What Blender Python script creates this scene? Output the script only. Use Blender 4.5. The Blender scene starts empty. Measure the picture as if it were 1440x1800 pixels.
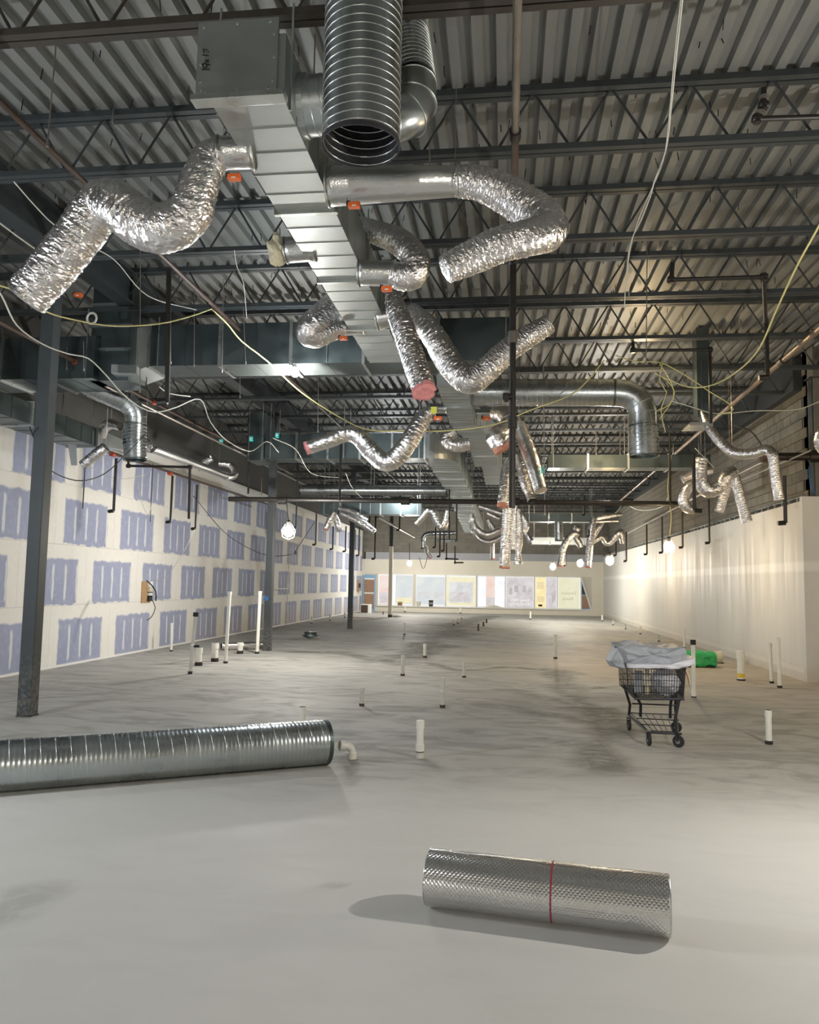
import bpy, math, random
import numpy as np
from mathutils import Vector, Matrix, noise
random.seed(7)
SC = bpy.context.scene
COL = SC.collection
PI = math.pi
# ------------------------------------------------------------------ camera
F = 1370.0; CX, CY = 720.0, 900.0; H = 1.65
_vp = (888.0, 1027.0); _sl = 0.0175
_d = Vector(((_vp[0]-CX)/F, (_vp[1]-CY)/F, 1)).normalized()
_p2 = Vector(((_vp[0]+1000-CX)/F, (_vp[1]+1000*_sl-CY)/F, 1))
_up = -(_d.cross(_p2)).normalized()
if _up.y > 0: _up = -_up
_rt = _d.cross(_up)
if _rt.x < 0: _rt = -_rt
R3 = Matrix((_rt, _d, _up))            # image-space ray (x right, y down, z forward) -> room axes
cam_d = bpy.data.cameras.new('camera'); cam = bpy.data.objects.new('camera', cam_d); COL.objects.link(cam)
cam_d.sensor_fit = 'HORIZONTAL'; cam_d.sensor_width = 36.0; cam_d.lens = 36.0*F/1440.0
cam_d.clip_start = 0.05; cam_d.clip_end = 300
xr = R3 @ Vector((1, 0, 0)); yu = R3 @ Vector((0, -1, 0)); zb = R3 @ Vector((0, 0, -1))
cam.matrix_world = Matrix(((xr.x, yu.x, zb.x, 0), (xr.y, yu.y, zb.y, 0), (xr.z, yu.z, zb.z, H), (0, 0, 0, 1)))
SC.camera = cam
CAMP = Vector((0, 0, H))
def ray(x, y): return R3 @ Vector(((x-CX)/F, (y-CY)/F, 1))
def Yp(x, y, Y): r = ray(x, y); return CAMP + r*(Y/r.y)
def Zp(x, y, Z): r = ray(x, y); return CAMP + r*((Z-H)/r.z)
def Xp(x, y, X): r = ray(x, y); return CAMP + r*(X/r.x)
_inv = R3.transposed()
def zc(P): return (_inv @ (Vector(P)-CAMP)).z       # distance along the lens axis
def px2m(P, px): return px*zc(P)/F
# ------------------------------------------------------------------ world, exposure
W = bpy.data.worlds.new('world'); SC.world = W; W.use_nodes = True
W.node_tree.nodes['Background'].inputs[0].default_value = (0.75, 0.85, 1, 1)
W.node_tree.nodes['Background'].inputs[1].default_value = 0.6
vs = SC.view_settings
vs.view_transform = 'Standard'; vs.look = 'None'; vs.gamma = 1; vs.use_curve_mapping = False
vs.exposure = 0.0
SC.cycles.max_bounces = 10; SC.cycles.diffuse_bounces = 5; SC.cycles.glossy_bounces = 5
SC.cycles.sample_clamp_indirect = 6.0
# lit bulbs: position, watts, colour.  (built further down)
WARM = (1, .74, .42); NEUT = (1, .96, .89); COOL = (.92, .97, 1)
BULBS = [
 (Yp(507,935,15.5), 420, NEUT, .105, 'glowing bulb in a cage guard in front of the left wall'),
 (Yp(1176,962,17.0), 75, WARM, .10, 'warm glowing bulb hanging closest to the right wall'),
 (Yp(1072,985,26.0), 100, WARM, .11, 'glowing bulb at the far right corner, rightmost of the row of three'),
 (Yp(1020,990,32.0), 320, (1, .88, .68), .10, 'glowing bulb, middle of the row of three near the far wall'),
 (Yp(972,996,36.0), 450, NEUT, .10, 'glowing bulb, leftmost of the row of three near the far wall'),
 (Yp(720,990,39.5), 520, NEUT, .09, 'small glowing bulb in front of the far wall left of the row of three'),
 (Yp(519,656,10.25), 120, COOL, .055, 'bright spot lamp hanging under the long crosswise rectangular duct'),
 (Vector((3.1, 4.9, 2.75)), 330, NEUT, .05, 'bare work lamp out of view to the right of the foreground'),
 (Vector((-6.4, 3.6, 2.7)), 430, COOL, .05, 'bare work lamp out of view to the left of the foreground'),
 (Vector((-0.8, -3.0, 2.9)), 290, NEUT, .07, 'bare work lamp behind the photographer'),
 (Vector((7.0, 9.5, 2.7)), 170, WARM, .07, 'bare work lamp out of view in the bay on the right'),
 (Yp(1128,690,13.95), 110, WARM, .05, 'unseen warm lamp added behind the elbow of the crosswise spiral duct to light the deck'),  # added out of sight, makes the warm patch on the deck
 (Yp(1072,811,18.75), 150, NEUT, .05, 'lamp hidden behind the right crosswise duct'),
 (Yp(690,861,22.9), 140, COOL, .05, 'unseen cool lamp added behind the long plain round duct far back to brighten the deck'),  # added where no lamp is seen, lights the deck above
]
# ------------------------------------------------------------------ node helpers
class NT:
    def __init__(s, name):
        s.m = bpy.data.materials.new(name); s.m.use_nodes = True
        s.t = s.m.node_tree; s.b = s.t.nodes['Principled BSDF']
    def n(s, typ, **kw):
        nd = s.t.nodes.new(typ)
        for k, v in kw.items(): setattr(nd, k, v)
        return nd
    def put(s, sock, v):
        if isinstance(v, V): s.t.links.new(v.o, sock)
        elif hasattr(v, 'is_output'): s.t.links.new(v, sock)
        elif isinstance(v, (tuple, list)) and len(v) == 3 and sock.type == 'RGBA': sock.default_value = (*v, 1)
        else: sock.default_value = v
    def math(s, op, a, b=None, c=None):
        nd = s.n('ShaderNodeMath', operation=op)
        s.put(nd.inputs[0], a)
        if b is not None: s.put(nd.inputs[1], b)
        if c is not None: s.put(nd.inputs[2], c)
        return V(s, nd.outputs[0])
    def noise(s, vec=None, scale=5, detail=3, rough=.5, dist=0, out=0):
        nd = s.n('ShaderNodeTexNoise'); nd.inputs['Scale'].default_value = scale
        nd.inputs['Detail'].default_value = detail; nd.inputs['Roughness'].default_value = rough
        nd.inputs['Distortion'].default_value = dist
        if vec is not None: s.put(nd.inputs['Vector'], vec)
        return V(s, nd.outputs[out])
    def voronoi(s, vec=None, scale=5):
        nd = s.n('ShaderNodeTexVoronoi'); nd.inputs['Scale'].default_value = scale
        if vec is not None: s.put(nd.inputs['Vector'], vec)
        return nd
    def pos(s): return V(s, s.n('ShaderNodeNewGeometry').outputs['Position'])
    def obj(s): return V(s, s.n('ShaderNodeTexCoord').outputs['Object'])
    def xyz(s, v):
        nd = s.n('ShaderNodeSeparateXYZ'); s.put(nd.inputs[0], v)
        return [V(s, o) for o in nd.outputs]
    def comb(s, x, y, z):
        nd = s.n('ShaderNodeCombineXYZ')
        for i, v in enumerate((x, y, z)): s.put(nd.inputs[i], v)
        return V(s, nd.outputs[0])
    def mix(s, f, a, b):
        nd = s.n('ShaderNodeMix', data_type='RGBA')
        s.put(nd.inputs[0], f); s.put(nd.inputs[6], a); s.put(nd.inputs[7], b)
        return V(s, nd.outputs[2])
    def ramp(s, f, lo, hi, a=0., b=1.):
        nd = s.n('ShaderNodeMapRange'); nd.interpolation_type = 'SMOOTHSTEP'
        s.put(nd.inputs[0], f)
        for i, v in zip((1, 2, 3, 4), (lo, hi, a, b)): nd.inputs[i].default_value = v
        return V(s, nd.outputs[0])
    def rand(s): return V(s, s.n('ShaderNodeObjectInfo').outputs['Random'])
    def bump(s, h, strength=.3, dist=.01):
        nd = s.n('ShaderNodeBump'); nd.inputs['Strength'].default_value = strength
        nd.inputs['Distance'].default_value = dist; s.put(nd.inputs['Height'], h)
        s.t.links.new(nd.outputs[0], s.b.inputs['Normal'])
    def set(s, **kw):
        names = dict(col='Base Color', rough='Roughness', metal='Metallic', emc='Emission Color', ems='Emission Strength', alpha='Alpha', spec='Specular IOR Level', trans='Transmission Weight', coat='Coat Weight')
        for k, v in kw.items(): s.put(s.b.inputs[names[k]], v)
        return s.m
class V:
    def __init__(s, t, o): s.t = t; s.o = o
    def __add__(s, b): return s.t.math('ADD', s, b)
    __radd__ = __add__
    def __sub__(s, b): return s.t.math('SUBTRACT', s, b)
    def __mul__(s, b): return s.t.math('MULTIPLY', s, b)
    def __truediv__(s, b): return s.t.math('DIVIDE', s, b)
    def lt(s, b): return s.t.math('LESS_THAN', s, b)
    def gt(s, b): return s.t.math('GREATER_THAN', s, b)
    def floor(s): return s.t.math('FLOOR', s)
    def fract(s): return s.t.math('FRACT', s)
    def abs(s): return s.t.math('ABSOLUTE', s)
    def mod(s, b): return s.t.math('MODULO', s, b)
M = {}
def simple(name, col, rough=.6, metal=0., var=0., scale=6, bump=0, bscale=60, spec=.5):
    t = NT(name)
    if var:
        n = t.noise(t.obj(), scale, 4, .6)
        c = t.mix(n, tuple(max(0, x*(1-var)) for x in col), tuple(min(1, x*(1+var)) for x in col))
    else: c = col
    t.set(col=c, rough=rough, metal=metal, spec=spec)
    if bump: t.bump(t.noise(t.obj(), bscale, 3), bump, .004)
    M[name] = t.m; return t.m
def metal_mat(name, a, b, r0, r1, scale=9, bump=.08, metal=1.):
    t = NT(name); o = t.obj()
    v = t.voronoi(o, scale*6); n = t.noise(o, scale*.35, 3)
    f = t.math('MULTIPLY_ADD', V(t, v.outputs['Distance']), .12, n*.9)
    t.set(col=t.mix(f, a, b), rough=t.ramp(n, .3, .7, r0, r1), metal=metal)
    if bump: t.bump(t.noise(o, scale*.28, 1), bump, .03)
    M[name] = t.m; return t.m
metal_mat('galv', (.42,.45,.45), (.56,.59,.58), .36, .44, bump=.03)
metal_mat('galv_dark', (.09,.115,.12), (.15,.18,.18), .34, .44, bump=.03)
metal_mat('spiral', (.44,.48,.50), (.60,.63,.64), .24, .32, bump=.015)
metal_mat('flange', (.5,.53,.52), (.75,.77,.75), .25, .35)
t = NT('foil'); o = t.obj()
n1 = t.noise(o, 26, 3, .65, .6); n2 = t.noise(o, 90, 2)
t.set(col=t.mix(n1, (.72,.70,.70), (.93,.91,.90)), rough=.20, metal=1.)
t.bump(n1*.6+n2*.4, .7, .012); M['foil'] = t.m
t = NT('foil_smooth'); o = t.obj(); n1 = t.noise(o, 14, 3, .6)
n2 = t.noise(o, 55, 3); t.set(col=t.mix(n1, (.62,.62,.61), (.82,.82,.81)), rough=.30, metal=1.); t.bump(n1*.6+n2*.4, .6, .01); M['foil_smooth'] = t.m
t = NT('foil_quilt'); o = t.obj(); x, y, z = t.xyz(o)       # embossed dots, for the loose roll
def diamond(t, u, v, s): 
    a = ((u+v)/s).fract()-.5; b = ((u-v)/s).fract()-.5
    return t.math('MAXIMUM', a.abs(), b.abs())
ang = t.math('ARCTAN2', y, z)*.135
q = diamond(t, x, ang, .021)
nz = t.noise(o, 4, 2)
t.set(col=t.mix(nz, (.70,.70,.69), (.84,.84,.83)), rough=.24, metal=1.)
t.bump(q, 1., .0045); M['foil_quilt'] = t.m
simple('rubber', (.02,.02,.02), .7)
simple('orange', (.85,.16,.03), .45)
simple('pink_wool', (.75,.30,.30), .95, 0, .35, 20, .8, 40)
simple('cream_wool', (.68,.62,.45), .95, 0, .3, 20, .8, 30)
simple('copper_wool', (.60,.28,.20), .95, 0, .35, 20, .8, 40)
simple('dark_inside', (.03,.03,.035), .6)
simple('joist_paint', (.045,.052,.055), .5, .2, .3, 5)
simple('joist_rust', (.048,.041,.034), .6, .1, .4, 5)
simple('black_pipe', (.025,.022,.02), .45, .3, .3, 5)
simple('rust_pipe', (.075,.045,.032), .5, .2, .5, 4)
simple('brown_pipe', (.20,.14,.10), .4, .4, .4, 4)
simple('steel_pipe', (.34,.31,.28), .35, .8, .4, 3)
simple('red_paint', (.45,.05,.02), .5)
simple('pvc', (.80,.79,.72), .35, 0, .08, 8)
simple('pvc_old', (.60,.60,.54), .45, 0, .2, 8)
simple('yellow_paint', (.75,.55,.05), .5)
simple('yellow_cable', (.72,.66,.28), .5)
simple('white_cable', (.65,.65,.58), .5)
simple('cable_black', (.03,.03,.03), .5)
simple('wood', (.42,.27,.14), .7, 0, .3, 12)
simple('plywood', (.36,.22,.14), .7, 0, .25, 9)
simple('cardboard', (.40,.25,.14), .8, 0, .2, 10)
simple('box_dark', (.07,.045,.03), .8)
simple('white_paint', (.82,.82,.80), .5)
simple('blue_frame', (.25,.45,.68), .5)
simple('green_wrap', (.03,.38,.11), .35, 0, .25, 7, .5, 14)
simple('beige', (.62,.56,.42), .6, 0, .1, 9)
simple('sheet_grey', (.36,.38,.42), .45, 0, .25, 9, .4, 16)
simple('bag_white', (.66,.66,.72), .4, 0, .12, 9, .5, 14)
simple('cart_metal', (.03,.03,.035), .4, .4)
simple('ink', (.01,.01,.01), .6)
simple('red_ink', (.35,.03,.05), .6)
simple('teal', (.05,.62,.60), .5)
simple('label_yellow', (.75,.75,.1), .5)
simple('jamb_pale', (.70,.68,.62), .7, 0, .1, 3)
simple('mud', (.76,.72,.62), .8, 0, .06, 3)
t = NT('deck'); p = t.pos(); x, y, z = t.xyz(p)
st = t.noise(t.comb(x*3., y*.35, z), 1.6, 4, .6); sp = t.noise(p, 1.1, 4, .65, .8); rr = t.rand()
c = t.mix(st, (.18,.185,.175), (.30,.305,.295)); c = t.mix(rr*.3, c, (.15,.155,.15))
c = t.mix(t.ramp(sp, .60, .78, 0, .6), c, (.22,.17,.11))
t.set(col=c, rough=.55, metal=.35); M['deck'] = t.m
t = NT('column'); p = t.pos(); x, y, z = t.xyz(p)
n = t.noise(p, 3, 5, .6); n2 = t.noise(p, 22, 4, .7)
c = t.mix(n, (.028,.034,.037), (.048,.058,.062))
low = t.ramp(z, .1, .95, 1, 0)*t.ramp(n2, .4, .62)
t.set(col=t.mix(low*.55, c, (.22,.20,.17)), rough=.5, metal=.1); M['column'] = t.m
t = NT('wall_purple'); p = t.pos()
wv = t.noise(p, 4.5, 3, out=1)
px_, py_, pz_ = t.xyz(p); wx, wy, wz = t.xyz(wv)
y = py_+(wy-.5)*.12; z = pz_+(wz-.5)*.13
row = (z/1.12).floor(); fz = (z/1.12).fract()
odd = row.mod(2.); r3 = row.gt(2.5)
off = odd*-1.02+15.60+r3*-.60
fy = ((y-off)/2.13).fract()*2.13
my = t.ramp(fy, .0, .05)*t.ramp(fy, 1.55, 1.62, 1, 0)
mz = t.ramp(fz, .0, .03)*t.ramp(fz, .74, .79, 1, 0)
top = t.ramp(z, 4.22, 4.3, 1, 0)
base = t.ramp(pz_, .02, .06)
mask = my*mz*top*base
sy = (((py_+(wy-.5)*.05-off)/2.13).fract()*2.13/.395+.5).fract()-.5
st_w = t.noise(t.comb(py_*3., pz_*2., 0.), 1.5, 2)
streak = t.math('LESS_THAN', sy.abs()*.395, .012+st_w*.045)*t.ramp(fz, .06, .14)*t.ramp(fz, .62, .70, 1, 0)
n3 = t.noise(p, 1.3, 4, .6); n4 = t.noise(p, 9, 4, .6)
dirt = t.ramp(pz_, .0, 1.0, 1, 0)*t.ramp(py_, 17., 24.)*.55
mudc = t.mix(n4, (.74,.73,.69), (.84,.83,.79)); mudc = t.mix(dirt, mudc, (.52,.45,.30))
purp = t.mix(n3, (.28,.315,.47), (.36,.39,.53)); purp = t.mix(t.ramp(n4, .45, .75)*.45, purp, (.47,.49,.60)); purp = t.mix(dirt, purp, (.36,.32,.30))
c = t.mix(mask, mudc, purp); c = t.mix(mask*streak*.85, c, (.70,.72,.74))
red = t.ramp(t.noise(t.comb(py_*2., pz_*.9, 3.), 2.2, 1), .80, .83)*t.ramp(pz_, .5, .9, 1, 0)
t.set(col=t.mix(red, c, (.7,.15,.15)), rough=.75); M['wall_purple'] = t.m
t = NT('wall_white'); p = t.pos(); x, y, z = t.xyz(p)
s1 = t.noise(t.comb(x, y*1.3, z*.12), 2.2, 4, .6); s2 = t.noise(t.comb(x, y*9., z*.3), 1.0, 3, .6)
c = t.mix(s1, (.60,.59,.55), (.70,.69,.65)); c = t.mix(t.ramp(s2, .55, .8)*.35, c, (.55,.50,.40))
c = t.mix(t.ramp(z, .0, .4, .45, 0), c, (.50,.44,.33))
sm = t.ramp((z-2.07).abs(), .05, .13, 1, 0)
c = t.mix(sm*.6, c, (.86,.85,.82))
t.set(col=c, rough=t.ramp(s2, .3, .7, .45, .65)); M['wall_white'] = t.m
t = NT('wall_tan'); p = t.pos()
c = t.mix(t.noise(p, 1.2, 4), (.68,.64,.54), (.78,.74,.64))
t.set(col=c, rough=.8); M['wall_tan'] = t.m
t = NT('block'); p = t.pos(); rr = t.rand(); x, y, z = t.xyz(p)
c = t.mix(t.noise(p, 3, 5, .7), (.12,.115,.095), (.23,.215,.18)); c = t.mix(rr*.6, c, (.24,.225,.19))
dr = t.ramp(t.noise(t.comb(x*2, y*2, z*.2), 2.5, 4), .5, .75); c = t.mix(dr*.5, c, (.12,.11,.09))
t.set(col=c, rough=.9); t.bump(t.noise(p, 60, 3), .4, .004); M['block'] = t.m
simple('mortar', (.15,.145,.125), .95, 0, .2, 9)
t = NT('floor'); p = t.pos(); x, y, z = t.xyz(p)
at = t.n('ShaderNodeAttribute'); at.attribute_name = 'stain'; sx, sy2, sz = t.xyz(V(t, at.outputs['Vector']))
a1 = t.noise(p, .55, 5, .55, .4); a2 = t.noise(t.comb(x*.7, y*1.6, 0.), 1.6, 6, .62, 1.2); a3 = t.noise(p, 30, 4, .7)
c = t.mix(a1, (.36,.35,.315), (.51,.50,.46))
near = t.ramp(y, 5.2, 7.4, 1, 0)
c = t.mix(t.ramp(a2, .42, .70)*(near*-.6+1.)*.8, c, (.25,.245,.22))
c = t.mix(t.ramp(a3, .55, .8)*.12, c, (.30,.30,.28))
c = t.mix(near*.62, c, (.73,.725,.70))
c = t.mix(sy2, c, (.50,.42,.31))      # warm bulb's light painted into the floor as tan
brk = t.ramp(t.noise(t.comb(x*1.2, y*1.6, 0.), 3.5, 6, .7, .8), .30, .58, .25, 1.); c = t.mix(sx*brk, c, (.125,.12,.098))       # damp and cracks
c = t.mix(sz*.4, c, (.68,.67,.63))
t.set(col=c, rough=t.ramp(a2, .3, .7, .58, .75)); t.bump(a3*.4+a2*.6, .12, .01); M['floor'] = t.m
def emis(name, col, strength, vary=None, scale=3):
    t = NT(name); c = col
    if vary: c = t.mix(t.ramp(t.noise(t.obj(), scale, 3, .6, .6), .35, .7), col, vary)
    t.set(col=(0, 0, 0), rough=.6, emc=c, ems=strength*(1.12 if name.startswith('poster') else 1)); M[name] = t.m; return t.m
# ------------------------------------------------------------------ object helpers
def link(o, parent=None):
    COL.objects.link(o)
    if parent: o.parent = parent
    return o
def tag(o, label=None, cat=None, group=None, kind=None):
    if label: o['label'] = label
    if cat: o['category'] = cat
    if group: o['group'] = group
    if kind: o['kind'] = kind
    return o
def empty(name, loc, label, cat, group=None):
    o = bpy.data.objects.new(name, None); link(o); o.location = loc; o.empty_display_size = .1
    return tag(o, label, cat, group)
class MB:
    def __init__(s): s.v = []; s.f = []; s.n = 0
    def add(s, vs, fs):
        b = s.n; s.v += [tuple(v) for v in vs]; s.f += [tuple(i+b for i in f) for f in fs]; s.n += len(vs); return s
    def box(s, x0, x1, y0, y1, z0, z1):
        v = [(x0,y0,z0),(x1,y0,z0),(x1,y1,z0),(x0,y1,z0),(x0,y0,z1),(x1,y0,z1),(x1,y1,z1),(x0,y1,z1)]
        return s.add(v, [(0,3,2,1),(4,5,6,7),(0,1,5,4),(1,2,6,5),(2,3,7,6),(3,0,4,7)])
    def hexa(s, a, b):     # two quads (4 corners each)
        return s.add(list(a)+list(b), [(3,2,1,0),(4,5,6,7),(0,1,5,4),(1,2,6,5),(2,3,7,6),(3,0,4,7)])
    def bar(s, p, q, w, h=None):
        p = Vector(p); q = Vector(q); h = h or w; d = (q-p).normalized()
        a = d.cross(Vector((0,0,1)));
        if a.length < .01: a = Vector((1,0,0))
        a.normalize(); b = d.cross(a)
        c = lambda c0: [c0-a*w/2-b*h/2, c0+a*w/2-b*h/2, c0+a*w/2+b*h/2, c0-a*w/2+b*h/2]
        return s.hexa(c(p), c(q))
    def tube(s, pts, r, seg=10, cap=True):
        pts = [Vector(p) for p in pts]; n = len(pts); rs = r if isinstance(r, (list, tuple)) else [r]*n
        fr = frames(pts); b = []
        for i, p in enumerate(pts):
            u, w = fr[i]
            for k in range(seg):
                a = 2*PI*k/seg; b.append(p+(u*math.cos(a)+w*math.sin(a))*rs[i])
        fs = [(i*seg+k, i*seg+(k+1) % seg, (i+1)*seg+(k+1) % seg, (i+1)*seg+k) for i in range(n-1) for k in range(seg)]
        if cap: fs += [tuple(range(seg-1, -1, -1)), tuple((n-1)*seg+k for k in range(seg))]
        return s.add(b, fs)
    def lathe(s, prof, c=(0,0,0), seg=24):     # prof (r, z), around z
        c = Vector(c); b = [c+Vector((r*math.cos(2*PI*k/seg), r*math.sin(2*PI*k/seg), z)) for r, z in prof for k in range(seg)]
        n = len(prof)
        return s.add(b, [(i*seg+k, i*seg+(k+1) % seg, (i+1)*seg+(k+1) % seg, (i+1)*seg+k) for i in range(n-1) for k in range(seg)]+[tuple((n-1)*seg+k for k in range(seg))])
    def mesh(s, name, smooth=False):
        me = bpy.data.meshes.new(name); me.from_pydata(s.v, [], s.f); me.update()
        if smooth: me.shade_smooth()
        return me
    def build(s, name, mat, parent=None, smooth=False, loc=None, bevel=0):
        me = s.mesh(name, smooth); me.materials.append(M[mat] if isinstance(mat, str) else mat)
        o = bpy.data.objects.new(name, me); link(o, parent)
        if parent is not None and loc is None:       # geometry given in room coordinates
            off = Vector(parent.location)
            q = parent.parent
            while q: off += Vector(q.location); q = q.parent
            me.transform(Matrix.Translation(-off))
        if loc is not None: o.location = loc
        if bevel:
            m = o.modifiers.new('bevel', 'BEVEL'); m.width = bevel; m.segments = 2; m.limit_method = 'ANGLE'
        return o
def frames(pts):
    n = len(pts); T = []
    for i in range(n):
        d = pts[min(i+1, n-1)]-pts[max(i-1, 0)]
        T.append(d.normalized() if d.length > 1e-9 else Vector((0,0,1)))
    ref = Vector((0,0,1)) if abs(T[0].z) < .9 else Vector((1,0,0))
    u = (ref-T[0]*ref.dot(T[0])).normalized(); out = []
    for i in range(n):
        u = (u-T[i]*u.dot(T[i]))
        u = u.normalized() if u.length > 1e-6 else T[i].orthogonal().normalized()
        out.append((u, T[i].cross(u)))
    return out
def spline(P, step):           # Catmull-Rom through P (tuples of any dimension), resampled
    A = np.array(P, float); A = np.vstack([2*A[0]-A[1], A, 2*A[-1]-A[-2]]); out = []
    for i in range(1, len(A)-2):
        p0, p1, p2, p3 = A[i-1], A[i], A[i+1], A[i+2]
        L = np.linalg.norm((p2-p1)[:3]); n = max(2, int(L/step))
        for k in range(n):
            t = k/n
            out.append(.5*((2*p1)+(-p0+p2)*t+(2*p0-5*p1+4*p2-p3)*t*t+(-p0+3*p1-3*p2+p3)*t**3))
    out.append(A[-2]); return out
def place(parts):   # (px, py, Y, r_px) -> (x, y, z, r)
    out = []
    for x, y, Y, r in parts:
        P = Yp(x, y, Y); out.append((P.x, P.y, P.z, px2m(P, r)))
    return out
# ================================================================== STRUCTURE
XL, XR, YF, ZD = -8.1, 5.36, 43.9, 6.15
# floor, with an attribute for stains and painted bulb light, from outlines on the slab
def poly(pts): return [tuple(Zp(x, y, 0).xy) for x, y in pts]
def seg_dist(Px, Py, pl):
    d = np.full(Px.shape, 1e9)
    for (ax, ay), (bx, by) in zip(pl[:-1], pl[1:]):
        vx, vy = bx-ax, by-ay; L = vx*vx+vy*vy+1e-9
        t = np.clip(((Px-ax)*vx+(Py-ay)*vy)/L, 0, 1)
        d = np.minimum(d, np.hypot(Px-ax-t*vx, Py-ay-t*vy))
    return d
xs = np.arange(-8.3, 9.61, .07); ys = np.concatenate([np.arange(-8, 3, .5), np.arange(3, 20, .07), np.arange(20, 44.3, .14)])
GX, GY = np.meshgrid(xs, ys)
def fbm(X, Y, s, seed):
    rng = np.random.RandomState(seed); out = np.zeros(X.shape); a = 1.
    for o in range(4):
        g = rng.rand(64, 64); u = X*s; v = Y*s; i = np.floor(u).astype(int); j = np.floor(v).astype(int); fu = u-i; fv = v-j
        fu = fu*fu*(3-2*fu); fv = fv*fv*(3-2*fv)
        G = lambda a_, b_: g[a_ % 64, b_ % 64]
        out += a*((G(i, j)*(1-fu)+G(i+1, j)*fu)*(1-fv)+(G(i, j+1)*(1-fu)+G(i+1, j+1)*fu)*fv-.5); a *= .5; s *= 2.1
    return out
nz = fbm(GX, GY, 1.3, 3); nz2 = fbm(GX, GY, .5, 5)
ss = lambda d, w: np.clip(1-d/w, 0, 1)
stain = np.zeros(GX.shape); warm_pool = np.zeros(GX.shape); lite = np.zeros(GX.shape)
for pts, w, s in [
    ([(865,1083),(835,1090),(800,1098),(790,1112),(765,1122),(745,1140),(715,1155),(680,1163)], .5, 1.),
    ([(800,1098),(775,1108),(770,1122)], 1.0, .75), ([(680,1163),(650,1160),(625,1152),(600,1147),(520,1146)], .16, .8),
    ([(715,1163),(760,1166),(800,1178),(840,1178),(890,1172),(960,1178)], .12, .8),
    ([(300,1166),(340,1160),(520,1161)], .06, .6), ([(600,1182),(690,1186),(800,1194)], .05, .55),
    ([(0,1235),(60,1228),(180,1220),(330,1195)], .05, .4), ([(905,1216),(960,1225),(1010,1240),(1040,1252)], .22, .55),
    ([(985,1180),(990,1200),(1000,1222),(1040,1245),(1062,1275),(1060,1310),(1050,1345)], .23, .8),
    ([(965,1176),(985,1180),(1010,1185)], .2, .6), ([(860,1240),(930,1250),(1010,1262)], .18, .55),
    ([(1040,1210),(1100,1206),(1200,1206),(1440,1212)], .035, .8), ([(880,1316),(1060,1306),(1360,1312)], .03, .45),
    ([(620,1380),(604,1330),(592,1300)], .05, .4), ([(330,1222),(380,1232),(440,1222)], .12, .4), ([(440,1262),(480,1250),(500,1262)], .12, .45),
    ([(1010,1302),(960,1300)], .1, .4), ([(700,1300),(760,1297),(820,1300)], .15, .3), ([(560,1560),(600,1556)], .04, .35),
    ([(0,1610),(40,1590),(60,1570)], .12, .3), ([(0,1400),(120,1386),(300,1370),(560,1345)], .05, .35), ([(1340,1290),(1400,1282)], .1, .5),
    ([(1270,1225),(1330,1232)], .1, .45), ([(640,1085),(760,1090),(900,1096),(1060,1100)], .10, .35), ([(900,1092),(1000,1104),(1100,1112)], .12, .3)]:
    d = seg_dist(GX, GY, poly(pts))-nz*w*1.2-nz2*w*.8
    stain = np.maximum(stain, s*np.clip(1.6*ss(d, w*1.6), 0, 1))
tp = poly([(1200,1140),(1000,1150),(1100,1180),(1300,1190),(1200,1160)])
warm_pool = .55*np.clip(1.5*ss(seg_dist(GX, GY, tp)+nz*1.5, 3.2), 0, 1)*(GY > 11.9-.12*(GX-3))  # pool of warm bulb light on the floor, put into the colour
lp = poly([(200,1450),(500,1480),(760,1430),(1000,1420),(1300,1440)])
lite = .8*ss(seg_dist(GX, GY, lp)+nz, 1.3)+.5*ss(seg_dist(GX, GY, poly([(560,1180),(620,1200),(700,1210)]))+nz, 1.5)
nx, ny = len(xs), len(ys); me = bpy.data.meshes.new('floor')
idx = np.arange(nx*ny).reshape(ny, nx)
quads = np.stack([idx[:-1, :-1], idx[:-1, 1:], idx[1:, 1:], idx[1:, :-1]], -1).reshape(-1, 4)
me.vertices.add(nx*ny); me.vertices.foreach_set('co', np.stack([GX, GY, 0*GX], -1).ravel())
me.loops.add(quads.size); me.loops.foreach_set('vertex_index', quads.ravel().astype(np.int32))
me.polygons.add(len(quads)); me.polygons.foreach_set('loop_start', np.arange(0, quads.size, 4, dtype=np.int32)); me.update(calc_edges=True)
a = me.attributes.new('stain', 'FLOAT_VECTOR', 'POINT'); a.data.foreach_set('vector', np.stack([stain, warm_pool, np.clip(lite, 0, 1)], -1).ravel())  # channels: damp stains, painted warm light, lighter patches
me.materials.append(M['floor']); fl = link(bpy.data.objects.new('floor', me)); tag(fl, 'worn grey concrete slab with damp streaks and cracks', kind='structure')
def struct(name, mb, mat, label=None, **k):
    o = mb.build(name, mat, **k); return tag(o, label, kind='structure')
def boxed(name, x0, x1, y0, y1, z0, z1, mat, label=None, parent=None, bevel=0):
    c = Vector(((x0+x1)/2, (y0+y1)/2, (z0+z1)/2))
    o = MB().box(x0-c.x, x1-c.x, y0-c.y, y1-c.y, z0-c.z, z1-c.z).build(name, mat, None, bevel=bevel); o.location = c
    if parent: o.parent = parent; o.location = c-Vector(parent.location)
    if label: o['label'] = label
    return o
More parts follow.
